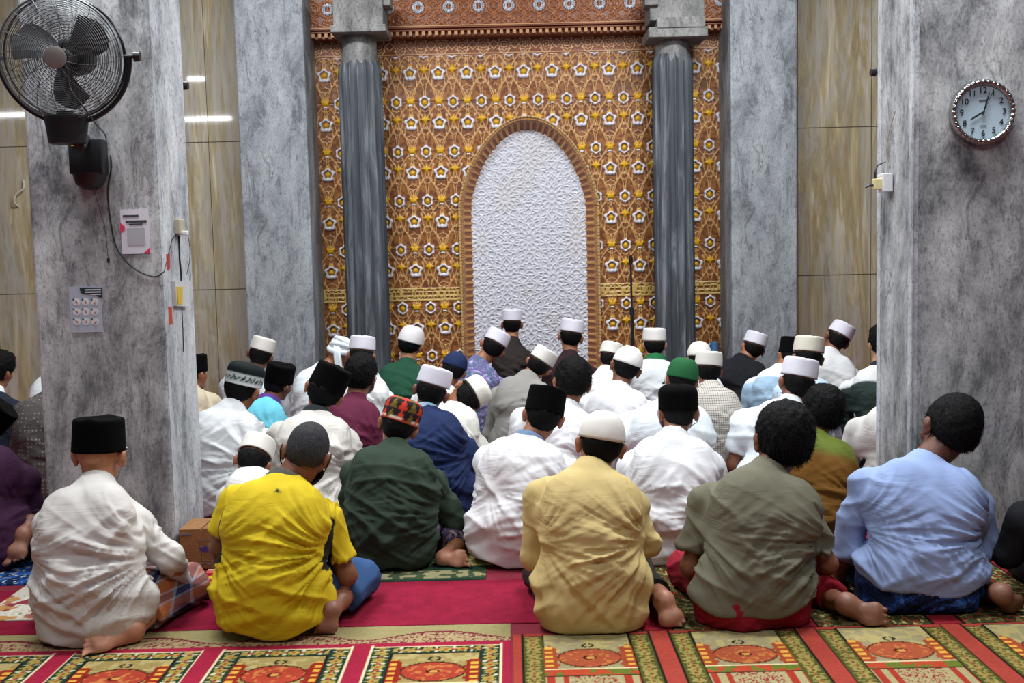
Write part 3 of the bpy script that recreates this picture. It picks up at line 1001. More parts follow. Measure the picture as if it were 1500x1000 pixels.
def carved(X, Z):
    """X local to mihrab axis, returns height (m), colour"""
    Zq = np.where(Z < (BAND0 + BAND1) / 2, Z + SHIFT, Z)
    u = (X - GX0) / PX; u = (u - np.round(u)) * PX
    uh = (X - GX0) / PX - .5; uh = (uh - np.round(uh)) * PX
    w = (Zq - Z_A) / VP; w = (w - np.round(w)) * VP          # about the A row
    dB = (zz(108) - zz(149))
    wb = (Zq - Z_A + dB) / VP; wb = (wb - np.round(wb)) * VP
    P = np.stack([X, X * 0, Z], -1)
    H = .012 * (vn(P * 9) - .5) * .3
    n_ = vn(P * 55)
    g0, g1 = np.array(lin('693a1e')), np.array(lin('96602f'))
    C = g0 + (g1 - g0) * sst(.2, .8, n_)[..., None]
    C = C * (1 + .25 * (vn(P * 4 + 7)[..., None] - .5))
    line = np.array(lin('c79b62'))
    def stroke(d, wd, hh, col=line):
        nonlocal H, C
        m_ = 1 - sst(wd * .5, wd, d)
        H = np.maximum(H, m_ * hh); C = C * (1 - m_[..., None] * .9) + col * m_[..., None] * .9
    t = 2 * PI * w / VP
    for a0, b0, c0, wd in ((.26, .20, 0, .0066), (.13, .10, 1.3, .005), (.38, .09, 2.6, .005)):
        cu = PX * (a0 + b0 * np.cos(t + c0)); dc = PX * b0 * 2 * PI / VP * np.abs(np.sin(t + c0))
        stroke(np.abs(np.abs(u) - cu) / np.sqrt(1 + dc ** 2), wd, .006)
    for (cx_, cz_, r_) in ((.0, -.125, .03), (.5, -.07, .034), (.5, .115, .03), (0, .125, .026)):
        uu = u if cx_ == 0 else uh
        dd = np.hypot(uu, w - cz_)
        stroke(np.abs(dd - r_ * (1 + .3 * np.cos(3 * np.arctan2(w - cz_, np.abs(uu))))), .0042, .006)
    # leaves
    for (cx_, cz_) in ((.0, -.16), (.5, -.045), (.25, .06), (.25, -.10)):
        uu = np.abs(u) - cx_ * PX
        stroke(np.hypot(uu * 1.0, (w - cz_) * .45), .0095, .007, line * 1.12)
    seam = np.minimum(np.abs(((Zq - Z_A + VP * .5 + .03) / VP) % 1) * VP, 1)
    H = np.where(seam < .004, -.004, H); C = np.where((seam < .004)[..., None], C * .45, C)
    tx = ((X - GX0 - PX / 2) / (2 * PX)) % 1 * 2 * PX
    H = np.where(tx < .0035, -.004, H); C = np.where((tx < .0035)[..., None], C * .5, C)
    white = np.array(lin('dadbe6')); gold = np.array(lin('d2a010')); gold2 = np.array(lin('b97f1e'))
    def blob(d, col, hh, soft=.006):
        nonlocal H, C
        m_ = 1 - sst(-.001, .0015, d)
        H = H * (1 - m_) + m_ * (.004 + hh * np.sqrt(np.clip(-d / soft, 0, 1)))
        C = C * (1 - m_[..., None]) + col * m_[..., None]
    # A row : pointed white collar with gold ball
    v = w
    outer = lobed(u, v + .002, .054, 5, .15, PI / 2)
    blob(outer, white, .013)
    blob(lobed(u, v, .034, 5, .08, PI / 2), gold2 * .55, .0, .01)
    m_ = (np.hypot(u, v) < .033); H = np.where(m_, .001, H)
    blob(np.hypot(u, v + .004) - .021, gold, .016, .018)
    blob(np.hypot(u, (v + .042) * 1.25) - .022, white, .018, .014)
    blob(np.abs(u) + np.abs(v - .062) * .8 - .012 , gold, .01)
    blob(np.abs(u) * .6 + np.abs(v - .058) * 1.8 - .012, gold, .009)
    # gold star between
    s_ = np.minimum(np.abs(uh) * .62 + np.abs(v - .03) * 1.0 - .027, np.abs(uh) * 1.05 + np.abs(v - .03) * .62 - .026)
    blob(s_, gold, .014, .014)
    # B row : gold crown over a white foot, white drop ring between
    cr = np.maximum(np.hypot(u, (wb + .004) * 1.1) - .03, -wb - .024)
    cr = np.minimum(cr, np.abs(u) * 1.4 + np.abs(wb - .024) * .6 - .018)
    cr = np.minimum(cr, np.abs(np.abs(u) - .027) * 1.2 + np.abs(wb - .012) * .8 - .016)
    blob(cr, gold, .014, .012)
    blob(np.maximum(np.abs(u) - .016, np.abs(wb + .034) - .0065), white, .01, .004)
    blob(lobed(uh, (wb + .008) * .92, .047, 6, .10, PI / 2), white, .014)
    blob(np.hypot(uh, (wb + .008) * .88) - .031, gold2 * .5, 0, .01)
    m_ = np.hypot(uh, (wb + .008) * .88) < .030; H = np.where(m_, .001, H)
    blob(np.hypot(uh * (1 + 9 * np.clip(wb + .01, 0, 1)), (wb + .010) * .8) - .019, gold, .016, .015)
    # square kufic-like maze band
    mb_ = (Z > BAND0) & (Z < BAND1)
    cell = .0115
    iu = np.floor(X / cell); iv = np.floor((Z - BAND0) / cell)
    hsh = vn(np.stack([iu * 3.1, iv * 0 + np.floor(iv / 2) * 5.3, iu * 0 + 2], -1))
    maze = (((iu + (hsh > .5)) % 2) < 1) | ((iv % 3) < 1)
    edge = (Z < BAND0 + .012) | (Z > BAND1 - .012)
    mz = maze | edge
    H = np.where(mb_, np.where(mz, .009, .001), H)
    C = np.where(mb_[..., None], np.where(mz[..., None], np.array(lin('c9a95e')), np.array(lin('8a5a2a'))), C)
    # top frieze of stars and lozenges
    F0, F1 = zz(83), zz(53)
    mf = Z > F0
    vf = (Z - (F0 + F1) / 2); pf = .175
    uf = X / pf; uf = (uf - np.round(uf)) * pf
    ug = X / pf - .5; ug = (ug - np.round(ug)) * pf
    Hf = np.zeros_like(X); Cf = np.tile(np.array(lin('7c4424')), X.shape + (1,)) * (1 + .5 * (n_[..., None] - .5))
    def st2(d, wd, hh=.007, col=np.array(lin('c8a57c'))):
        nonlocal Hf, Cf
        m_ = 1 - sst(wd * .5, wd, d)
        Hf = np.maximum(Hf, m_ * hh); Cf = Cf * (1 - m_[..., None]) + col * m_[..., None]
    st2(np.abs(lobed(uf, vf, .05, 8, .12)), .005)
    st2(np.abs(lobed(uf, vf, .026, 8, .15)), .004)
    st2(np.hypot(uf, vf), .012, .01)
    st2(np.abs(np.abs(ug) + np.abs(vf) - .038), .006)
    st2(np.abs(np.abs(ug) - np.abs(vf)) / 1.4 + .02 * (np.abs(vf) < .036), .005)
    st2(np.abs(np.abs(vf) - .07), .006)
    H = np.where(mf, Hf, H); C = np.where(mf[..., None], Cf, C)
    return H, C

def relief(name, X0, X1, Z0, Z1, step, fn, mask, y0, mat, sgn=1.0, parent=None):
    nx = int((X1 - X0) / step) + 1; nz = int((Z1 - Z0) / step) + 1
    xs = np.linspace(X0, X1, nx); zs_ = np.linspace(Z0, Z1, nz)
    X, Z = np.meshgrid(xs, zs_, indexing='ij')
    H, C = fn(X - XC, Z)
    V = np.stack([X, (y0 - H), Z], -1).reshape(-1, 3)
    i, k = np.meshgrid(np.arange(nx - 1), np.arange(nz - 1), indexing='ij')
    Xm = (xs[:-1] + xs[1:])[:, None] / 2 - XC + 0 * zs_[None, 1:]; Zm = (zs_[:-1] + zs_[1:])[None, :] / 2 + 0 * xs[1:, None]
    keep = mask(Xm, Zm)
    i, k = i[keep], k[keep]
    f = np.stack([i * nz + k, (i + 1) * nz + k, (i + 1) * nz + k + 1, i * nz + k + 1], -1)
    used, inv = np.unique(f, return_inverse=True)
    me = new_mesh(name, V[used], inv.reshape(f.shape), True, C.reshape(-1, 3)[used])
    return link(name, me, mat, parent)

CARV = attr_mat('carved_terracotta', .38, 0, .5)
WX0 = at(455, 300, YW)[0] - .05; WX1 = at(1072, 300, YW)[0] + .05
structure(relief('wall_mihrab', WX0, WX1, 0, at(600, 48, YW)[2], .0048, carved, lambda x, z: arch(x, z, ao * .985, ho * .985) > 1, YW, CARV))
structure(MB().box(((WX0 + WX1) / 2, YW + .55, ZTOP / 2), (WX1 - WX0, .1, ZTOP)).build('wall_back', plain('back_plaster', '8a6a50', .8)))

# arch frame : splayed fluted band
def frame_mesh():
    # parameter along the arch, from left foot over the top to the right foot
    S = []
    for z in np.arange(0, zs, .006): S.append((-1.0, 0.0, z, None))
    for t in np.linspace(PI, 0, 320): S.append((math.cos(t), max(0, math.sin(t)) ** (4 / 3), None, t))
    for z in np.arange(zs, 0, -.006): S.append((1.0, 0.0, z, None))
    S = [s for s in S]
    pts = []
    for cx_, sz_, z, t in S:
        if z is None: pts.append((cx_, sz_))
        else: pts.append((cx_, (z - zs)))
    # cross profile: s from outer(0) to inner(1) -> (fraction, depth forward)
    prof = [(0.0, .0), (0.0, .035), (.05, .045), (.12, .04), (.16, .02), (.2, .032), (.26, .04), (.30, .03), (.34, .015)] + [(.34 + .66 * q, .015 - .10 * q) for q in np.linspace(.05, 1, 14)] + [(1.0, -.3)]
    V = []; Cc = []
    arc = 0; prev = None; phase = []
    for (cx_, q) in pts:
        isarc = not (abs(cx_) == 1.0 and q <= 0)
        a, h = (ai + ao) / 2, (hi + ho) / 2
        p = np.array([cx_ * a, q * h + zs if isarc else q + zs])
        if prev is not None: arc += np.linalg.norm(p - prev)
        prev = p; phase.append(arc)
    tot = arc
    for (cx_, q), ph in zip(pts, phase):
        isarc = not (abs(cx_) == 1.0 and q <= 0)
        s1 = ph / .056
        for fr, dp in prof:
            a = ao + (ai - ao) * fr; h = ho + (hi - ho) * fr
            x = cx_ * a; z = (q * h if isarc else q) + zs
            c = np.array(lin('7a4422')); dd = dp
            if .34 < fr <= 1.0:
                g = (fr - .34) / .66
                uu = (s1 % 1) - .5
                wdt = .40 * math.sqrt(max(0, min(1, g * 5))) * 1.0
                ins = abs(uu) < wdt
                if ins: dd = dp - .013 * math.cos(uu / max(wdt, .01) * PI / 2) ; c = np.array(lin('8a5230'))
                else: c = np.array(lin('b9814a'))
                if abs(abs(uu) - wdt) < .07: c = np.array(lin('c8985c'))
            elif .2 <= fr <= .34: c = np.array(lin('b27f48')) if (ph / .02) % 1 < .7 else np.array(lin('7a4a26'))
            elif fr <= .16: c = np.array(lin('c6a878')) if (ph / .028) % 1 < .72 else np.array(lin('8d6a42'))
            V.append((x + XC, YW - dd, z)); Cc.append(c)
    n = len(prof)
    i, k = np.meshgrid(np.arange(len(pts) - 1), np.arange(n - 1), indexing='ij')
    f = np.stack([i * n + k, (i + 1) * n + k, (i + 1) * n + k + 1, i * n + k + 1], -1).reshape(-1, 4)
    return new_mesh('arch', V, f, False, np.array(Cc))
fr_o = link('trim_1', frame_mesh(), CARV); structure(fr_o)

# white girih panel
def girih(X, Z):
    a = .40; hh = a * math.sqrt(3) / 2
    best = np.full(X.shape, 9.0); U = np.zeros_like(X); W = np.zeros_like(X)
    row = np.floor((Z - .1) / hh)
    for dr in (0, 1):
        r = row + dr; cz = .1 + r * hh; ox = np.where((r % 2) < .5, 0, a / 2)
        cx = np.round((X - ox) / a) * a + ox
        d = np.hypot(X - cx, Z - cz); m_ = d < best
        best = np.where(m_, d, best); U = np.where(m_, X - cx, U); W = np.where(m_, Z - cz, W)
    th = np.arctan2(W, U); sec = PI / 6
    t = np.abs((th / sec + .5) % 1 - .5) * sec        # folded to 0..15 deg
    px_, pz_ = best * np.cos(t) * .8625, best * np.sin(t) * .8625
    D = np.full(X.shape, 9.0)
    def pt(r, q): return np.array([r * math.cos(q * sec / 2), r * math.sin(q * sec / 2)])
    for A_, B_ in ((pt(.030, 0), pt(.066, 1)), (pt(.066, 1), pt(.096, 0)), (pt(.066, 1), pt(.118, 1)), (pt(.096, 0), pt(.128, 1)), (pt(.118, 1), pt(.160, 0)), (pt(.150, 1), pt(.175, 0)), (pt(.128, 1), pt(.20, .55)), (pt(.175, 0), pt(.21, 1))):
        e = B_ - A_; L2 = e @ e
        q = np.clip(((px_ - A_[0]) * e[0] + (pz_ - A_[1]) * e[1]) / L2, 0, 1)
        D = np.minimum(D, np.hypot(px_ - A_[0] - q * e[0], pz_ - A_[1] - q * e[1]))
    H = (1 - sst(.003, .008, D)) * .008
    H = np.maximum(H, .006 * (1 - sst(.012, .03, best)))
    C = np.tile(np.array(lin('cbcdd6')), X.shape + (1,)) * (.95 + .1 * sst(0, .01, H))[..., None]
    P = np.stack([X, X * 0, Z], -1)
    st = sst(.66, .8, vn(P * 5 + 3)) * .10
    C = C * (1 - st[..., None] * np.array([.2, .4, .8]))
    return H, C
WHITE = attr_mat('white_carved_panel', .45, 0, .4)
structure(relief('wall_niche', XC - ai * 1.03, XC + ai * 1.03, 0, zs + hi * 1.04, .0045, girih, lambda x, z: arch(x, z, ai * 1.03, hi * 1.03) < 1, YW + .085, WHITE))

# cornice over the mihrab
def cornice():
    YC = YW - .13
    z_ = lambda y: at(750, y, YC)[2]
    x0, x1 = WX0 - .02, WX1 + .02
    def rel(X, Z):
        vz = Z - z_(8); p = 43.3 / (F / YC)
        xo = at(701, 8, YC)[0] - XC
        u = (X - xo) / p; u = (u - np.round(u)) * p
        uh = (X - xo) / p - .5; uh = (uh - np.round(uh)) * p
        P = np.stack([X, X * 0, Z], -1)
        C = np.tile(np.array(lin('7a4527')), X.shape + (1,)) * (1 + .5 * (vn(P * 60)[..., None] - .5))
        H = np.zeros_like(X)
        def s(d, wd, hh=.01, col=np.array(lin('a8683a'))):
            nonlocal H, C
            m_ = 1 - sst(wd * .5, wd, d); H = np.maximum(H, m_ * hh); C = C * (1 - m_[..., None]) + col * m_[..., None]
        t = vz * 2 * PI / .17
        s(np.abs(np.abs(u) - p * (.25 + .25 * np.cos(t))), .007); s(np.abs(np.abs(u) - p * (.25 - .25 * np.cos(t))), .007)
        s(np.abs(np.hypot(uh, vz) - .045), .006); s(np.abs(np.hypot(u, vz) - .066), .006)
        s(np.abs(lobed(uh, vz + .1, .035, 4, .3)), .006); s(np.abs(lobed(u, vz + .105, .03, 4, .3)), .005)
        r = np.hypot(u, vz); th = np.arctan2(vz, u)
        pet = (r < .048 * (1 + .08 * np.cos(18 * th))) & (r > .02)
        gap = np.abs(np.cos(9 * th)) > .28
        H = np.where(pet & gap, .02, H); C = np.where((pet & gap)[..., None], np.array(lin('c4cad6')), C); C = np.where((pet & ~gap)[..., None], np.array(lin('4a3830')), C)
        return H, C
    t = empty('cornice', (XC, YC, z_(40)), 'carved terracotta cornice with a row of white daisy rosettes above the mihrab wall', 'cornice')
    t.location = (0, 0, 0)
    zb = z_(36)
    relief('rosette_frieze', x0, x1, zb, ZTOP - .1, .0055, rel, lambda x, z: x == x, YC, CARV, parent=t)
    brown = plain('terracotta_moulding', '7a3f20', .5); tan = plain('dentil_tan', 'b98a5c', .5)
    b_ = MB()
    b_.box(((x0 + x1) / 2, YC - .015, z_(38)), (x1 - x0, .07, .022), bev=.004)
    b_.box(((x0 + x1) / 2, YC + .0, z_(42)), (x1 - x0, .06, .018), bev=.004)
    b_.box(((x0 + x1) / 2, YC + .08, z_(46)), (x1 - x0, .14, .05))
    b_.box(((x0 + x1) / 2, YC + .09, (ZTOP + zb) / 2), (x1 - x0, .13, ZTOP - zb - .1))
    b_.build('moulding', brown, t)
    d_ = MB()
    x = x0 + .01
    while x < x1:
        d_.box((x, YC - .005, z_(46.5)), (.028, .04, .034), bev=.003); x += .0535
    d_.build('dentils', tan, t)
    l_ = MB(); l_.box(((x0 + x1) / 2, YC - .04, z_(38) + .006), (x1 - x0, .03, .008)); l_.build('fillet', tan, t)
cornice()

# ---- piers
def pier(name, x0, x1, y0, y1, mat, label, trims=()):
    t = empty(name, ((x0 + x1) / 2, y0, 0), label, 'pillar')
    mb = MB(); mb.box((0, (y1 - y0) / 2, ZTOP / 2), (x1 - x0, y1 - y0, ZTOP), bev=.012)
    mb.build('shaft', mat, t)
    for dx, w in trims:
        mb = MB(); mb.box((dx, -.0015, ZTOP / 2), (w, .004, ZTOP - .02)); mb.build('corner_edge', LIGHTC, t)
    return t
CONC = concrete('concrete_grey'); CONC2 = concrete('concrete_pale', '8d9399', '666b70', 'a4aaae')
LIGHTC = concrete('concrete_lit', 'b9bfc5', '8d9399', 'd8dde1')  # brighter copy of the pillar concrete, light put into the colour
pier('concrete_pier', at(352, 250, YP)[0], at(452, 250, YP)[0], YP, YT + .05, CONC2, 'pale grey concrete pier on the left of the golden mihrab wall, behind the worshippers')
pier('concrete_pier', at(1071, 250, YP)[0], at(1168, 250, YP)[0], YP, YT + .05, CONC2, 'pale grey concrete pier on the right of the golden mihrab wall')
xa = at(40, 250, YN)[0] ; xb = at(229, 250, YN)[0]
pl = pier('concrete_pillar', xa, xb, YN, YN + .47, CONC, 'near grey concrete pillar on the left carrying the wall fan and two posters')
mb = MB(); mb.box(((xb - xa) / 2 + .001, .235, ZTOP / 2), (.003, .45, ZTOP - .02)); mb.build('lit_side_face', LIGHTC, pl)  # thin sheet painting the pillar's side as brightly lit
xc = at(1337, 250, YN + .04)[0]
pr = pier('concrete_pillar', xc, xc + .8, YN + .04, YN + .5, CONC, 'near grey concrete pillar on the right carrying the round clock')
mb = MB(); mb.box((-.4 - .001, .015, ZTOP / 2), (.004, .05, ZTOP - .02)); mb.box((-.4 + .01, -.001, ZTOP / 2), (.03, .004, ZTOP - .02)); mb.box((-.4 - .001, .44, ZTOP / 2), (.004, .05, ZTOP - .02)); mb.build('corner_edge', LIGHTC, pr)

# ---- fluted columns
def column(px0, px1, label, capspec):
    Yc = 9.08
    x0 = at(px0, 300, Yc)[0]; x1 = at(px1, 300, Yc)[0]; cx = (x0 + x1) / 2; R = (x1 - x0) / 2
    t = empty('fluted_column', (cx, Yc, 0), label, 'column')
    zt = at(530, 95, Yc)[2]; zc = at(530, 48, Yc)[2]
    rg = np.random.default_rng(int(px0))
    nf = 16; n = nf * 10
    th = 2 * PI * np.arange(n) / n
    k = (th / (2 * PI) * nf)
    dep = rg.uniform(.6, 1.3, nf)[np.floor(k).astype(int) % nf]
    off = rg.uniform(-.12, .12, nf)
    fr = k % 1
    prof = R * (1 - .15 * dep * (1 - np.exp(-((fr) / .06) ** 2)) * (1 - np.exp(-((1 - fr) / .06) ** 2)) * (.6 + .4 * np.sin(PI * fr)))
    zsn = np.concatenate([np.arange(0, zt - .06, .08), np.linspace(zt - .05, zt + .02, 6)])
    V = []
    for z in zsn:
        f = 1.0 if z < zt - .05 else 1 - .14 * ((z - zt + .05) / .07)
        jag = 1 + .02 * (vn(np.stack([th * 6, th * 0 + z * 30, th * 0], -1)) - .5) * (2.5 if z > zt - .07 else .5)
        V.append(np.stack([prof * f * jag * np.cos(th), prof * f * jag * np.sin(th), np.full(n, z)], -1))
    V = np.vstack(V); m = len(zsn)
    i, kk = np.meshgrid(np.arange(m - 1), np.arange(n), indexing='ij')
    f = np.stack([i * n + kk, i * n + (kk + 1) % n, (i + 1) * n + (kk + 1) % n, (i + 1) * n + kk], -1).reshape(-1, 4)
    o = link('shaft', new_mesh('shaft', V, f, True), COLM, t)
    mb = MB(); mb.loft([(zt - .06, R * .8, R * .8), (zc + .02, R * .78, R * .78)], 48); mb.build('neck', CONCD, t, True)
    mb = MB()
    for (a, b_, c_, d_, fy, dp) in capspec:
        p0 = at(a, c_, Yc - .2); p1 = at(b_, d_, Yc - .2)
        mb.box(((p0[0] + p1[0]) / 2 - cx, fy, (p0[2] + p1[2]) / 2), (abs(p1[0] - p0[0]), dp, abs(p1[2] - p0[2])), bev=.008)
    mb.build('capital', CONCD, t)
    return t
m, nt, b = nodemat('column_stone')
vv = coords(nt, scale=(1, 1, .08)); n1 = noise(nt, vv, 14, 6, .7, .5)
L(nt, ramp(nt, n1, [(.3, lin4('2c3238')), (.5, lin4('454b52')), (.68, lin4('7c838a'))]), b.inputs['Base Color']); b.inputs['Roughness'].default_value = .6
bump(nt, b, n1, .3, .01)
COLM = m
CONCD = concrete('concrete_raw', '6c6d6c', '4a4b4c', '8f8f8d')
column(502, 566, 'grey fluted stone column standing left of the white niche', [(487, 562, -12, 40, -.03, .4), (484, 566, 38, 47, -.03, .42), (545, 572, -14, 8, -.1, .2)])
column(957, 1017, 'grey fluted stone column standing right of the white niche behind the microphone stand', [(952, 1033, -20, 28, .0, .36), (962, 1033, 26, 40, -.04, .36), (950, 1037, 40, 53, .0, .42), (944, 965, -20, 8, -.12, .2)])

# ---- carpets (pattern woven in, as vertex colours of a fine grid)
RUG = attr_mat('woven_rug', .95, .35, .1)
def rug(name, x0, x1, y0, y1, fn, label, z=.004, step=(.0045, .0075), th=.006, cat='rug', wav=0.0, group=None, zb=.0005):
    nx = int((x1 - x0) / step[0]) + 1; ny = int((y1 - y0) / step[1]) + 1
    X, Y = np.meshgrid(np.linspace(x0, x1, nx), np.linspace(y0, y1, ny), indexing='ij')
    C = fn(X, Y)
    P = np.stack([X * 6, Y * 6, X * 0], -1)
    Z = z + wav * vn(P) + .0012 * vn(P * 40)
    V = np.stack([X - x0, Y - y0, Z], -1).reshape(-1, 3)
    i, k = np.meshgrid(np.arange(nx - 1), np.arange(ny - 1), indexing='ij')
    f = np.stack([i * ny + k, (i + 1) * ny + k, (i + 1) * ny + k + 1, i * ny + k + 1], -1).reshape(-1, 4)
    # border skirt
    o = len(V)
    per = [(a, 0) for a in range(nx)] + [(nx - 1, b_) for b_ in range(1, ny)] + [(a, ny - 1) for a in range(nx - 2, -1, -1)] + [(0, b_) for b_ in range(ny - 2, 0, -1)]
    pi_ = np.array([a * ny + b_ for a, b_ in per]); sk = V[pi_].copy(); sk[:, 2] = zb
    V = np.vstack([V, sk]); Cx = np.vstack([C.reshape(-1, 3), C.reshape(-1, 3)[pi_]])
    q = np.arange(len(pi_)); q2 = (q + 1) % len(pi_)
    f = np.vstack([f, np.stack([pi_[q2], pi_[q], o + q, o + q2], -1)])
    ob = link(name, new_mesh(name, V, f, True, Cx), RUG, None, (x0, y0, 0))
    props(ob, label, cat, group)
    return ob

def LC(s): return np.array(lin(s))
def put(C, m_, col): C[m_] = col if isinstance(col, np.ndarray) else LC(col)

def sajjadah(xo, Yfar, right=False, band=True):
    P = .533
    def fn(X, Y):
        u = ((X - xo) / P) % 1 * P; uc = u - P / 2
        v = Yfar - Y                       # towards the camera
        shape = X.shape + (1,)
        red = '9e3e33' if right else '98203a'
        C = np.tile(LC(red), shape)
        grn, dot = ('4e4c20', '94834a') if right else ('1d3429', 'a08c46')
        G = np.stack([X * 30, Y * 30, X * 0], -1)
        n1 = vn(G * 1.5); n2 = vn(G * 2.4 + 11)
        bw = .075
        ed = P / 2 - .037
        inb = (np.abs(uc) < ed) & (v > .03)
        put(C, inb, grn)
        side_b = np.abs(uc) > ed - bw
        tt = np.where(side_b, np.abs(uc) - (ed - bw / 2), v - (.03 + bw * .45)); ss = np.where(side_b, v, uc)
        pp = .062
        sk = np.floor(ss / pp); s0_ = (ss / pp - sk - .5) * pp; s1_ = ((ss / pp + .5) % 1 - .5) * pp
        rfl = np.hypot(s0_, tt); th_ = np.arctan2(tt, s0_)
        wig = (vn(G * 2.2) - .5) * .012
        flower = inb & (rfl + wig < .0215 * (1 + .22 * np.cos(5 * th_ + sk)))
        put(C, flower, dot); put(C, inb & (rfl < .007), 'a83a28' if not right else '6a3a1c')
        lf = inb & (np.hypot(s1_ * 1.9, (np.abs(tt) - .018) * 1.2) + wig * .6 < .0115)
        put(C, lf, 'c2bc9c' if not right else '8e8648')
        dt = inb & (np.hypot(s1_, tt) < .0075); put(C, dt, 'b04030' if not right else '9a5a30')
        vn_ = inb & (np.abs(tt - .02 * np.sin(ss * 2 * PI / pp)) < .0022); put(C, vn_, '6f7a38')
        put(C, np.abs(np.abs(uc) - ed) < .0035, 'd8c6a0' if not right else '1a1a12')
        put(C, (np.abs(v - .03) < .004) & (np.abs(uc) < ed), 'd8c6a0' if not right else '1a1a12')
        vc = .012 if right else .03 + bw * .9
        if right:
            tb = (np.abs(uc) < ed - bw) & (v > .012); put(C, tb, 'a2966e')
        inn = (np.abs(uc) < ed - bw) & (v > vc)
        Cb = LC('968450') if not right else LC('948a66')
        put(C, inn, Cb)
        put(C, inn & (n1 > .55) & (v < .2), LC('a89a66'))
        put(C, (np.abs(np.abs(uc) - ed + bw) < .004) & (v > vc), '14140e')
        put(C, (np.abs(v - vc) < .004) & (np.abs(uc) < ed - bw), '14140e')
        # domed building
        v0 = vc + (.235 if right else .17)
        dome = ((uc / .105) ** 2 + ((v - v0) / .078) ** 2 < 1) & inn
        rim = ((uc / .112) ** 2 + ((v - v0) / .088) ** 2 < 1) & inn
        dc = 'a23c2a' if not right else 'a04e32'
        put(C, rim, '3a1a10' if not right else '5a2a18'); put(C, dome, dc); put(C, dome & (n2 > .7), 'b8703c')
        cr = (np.hypot(uc, (v - v0) * 1.3) < .024) & inn; put(C, cr, '4a1810'); put(C, (np.hypot(uc - .004, (v - v0) * 1.3) < .015) & inn, 'c88a48')
        cs = (np.abs(np.hypot(uc, (v - v0 + .115) * 1.1) - .018) < .005) & inn & (np.abs(uc) > .004); put(C, cs, '20201a')
        for s in (-1, 1):
            um = uc - s * .138
            w_ = .028 + .008 * (((v - v0) / .05) % 1 < .4)
            mi = (np.abs(um) < w_ * sst(-.13, -.07, v - v0)) & (v > v0 - .13) & inn
            put(C, mi, '8a2418' if not right else '9a4428')
            put(C, mi & (np.abs(((v - vc) / .04) % 1 - .5) < .25) & (np.abs(um) < .013), 'd0a040')
        g1 = (v > v0 + .095) & inn
        put(C, g1, '5f6a26'); put(C, g1 & (n1 > .5), 'a84028')
        put(C, (np.abs(v - v0 - .10) < .006) & inn, 'd8cca0'); put(C, (np.abs(v - v0 - .16) < .005) & inn, '1c2014')
        g2 = (v > v0 + .165) & inn
        put(C, g2, 'a0956c'); put(C, g2 & (((uc / .05) % 1) < .5) & (np.abs(uc) > .08), '9c3424'); put(C, g2 & (np.abs(uc) < .08) & (np.abs(vn(G * 4) - .5) < .1), '8a3030')
        if band:
            bd = v < 0
            put(C, bd, '948a60')
            ar = (v > -.035 - .075 * np.abs(np.sin((X - xo) * PI / P * 1.0)) ** 1.5) & bd
            put(C, (v > -.043 - .083 * np.abs(np.sin((X - xo) * PI / P * 1.0)) ** 1.5) & bd, '6a1c2c')
            put(C, ar, 'a4906a'); put(C, ar & (np.abs(vn(G * 3.0) - .5) < .09), '6f2434')
            put(C, (v > -.010) & (v < .012), red)
        return C
    return fn
yb1 = flr(640, 917)[1]; ys = flr(640, 943)[1]; ym0 = flr(640, 852)[1]
xd = flr(750, 960)[0]
rug('prayer_carpet', -2.6, xd - .004, 3.25, yb1, sajjadah(xd, ys), 'red and dark green prayer carpet with mosque panels under the two left men', cat='carpet')
yr = flr(980, 925)[1]
rug('prayer_carpet', xd + .004, xd + 2.75, 3.25, yr, sajjadah(xd, yr + .0, True, False), 'orange and olive prayer carpet with mosque panels under the three right front men', cat='carpet')
def plainrug(c, var=.12, vein=None):
    def fn(X, Y):
        C = np.tile(LC(c), X.shape + (1,)) * (1 + var * (vn(np.stack([X * 25, Y * 25, X * 0], -1))[..., None] - .5) * 2)
        return C
    return fn
rug('runner_carpet', -2.6, xd + .12, yb1 + .006, ym0, plainrug('861a34', .14), 'plain magenta runner carpet behind the man in yellow', cat='carpet')
def redrug(X, Y):
    C = np.tile(LC('8e202e'), X.shape + (1,))
    u = ((X - xd) / .533) % 1 * .533 - .2665
    m_ = np.abs(u) < .21; put(C, m_, '3a3a20')
    G = np.stack([X * 34, Y * 34, X * 0], -1); a_ = vn(G); b_ = vn(G * 1.7 + 5)
    put(C, m_ & (np.abs(a_ - .5) < .07), '6f6840'); put(C, m_ & (b_ > .74), '8a3a28'); put(C, m_ & (b_ < .2), 'a89a60')
    put(C, np.abs(np.abs(u) - .21) < .005, '1a160e')
    return C
rug('patterned_carpet', xd + .16, xd + 2.75, yr + .008, 5.0, redrug, 'red and olive patterned carpet strip between the front and second rows on the right', cat='carpet')
yg = ym0 + .01
def greenrug(X, Y):
    C = np.tile(LC('1f3a2c'), X.shape + (1,))
    n = vn(np.stack([X * 40, Y * 36, X * 0], -1))
    e = (Y - yg)
    m_ = (e > .03) & (e < .14); put(C, m_, '8f8a66'); put(C, m_ & (n > .52), '3c4a34')
    put(C, (e > .2) & (n > .7), '6f7a4a')
    return C
rug('prayer_rug', flr(535, 840)[0] - .0, flr(712, 840)[0], yg, yg + 1.0, greenrug, 'dark green prayer rug with a beige border under the man in dark green', z=.005)
def yrug(X, Y):
    C = np.tile(LC('b5ad6a'), X.shape + (1,)); n = vn(np.stack([X * 60, Y * 45, X * 0], -1)); put(C, (n > .5) & (n < .6), '5a5a2c'); put(C, n > .78, 'd8d0a0'); return C
rug('prayer_rug', flr(672, 800)[0], flr(705, 800)[0] + .3, yg + .2, yg + .75, yrug, 'pale yellow prayer rug with olive scrolls behind the bare sole of the man in green', z=.009, zb=.0068)
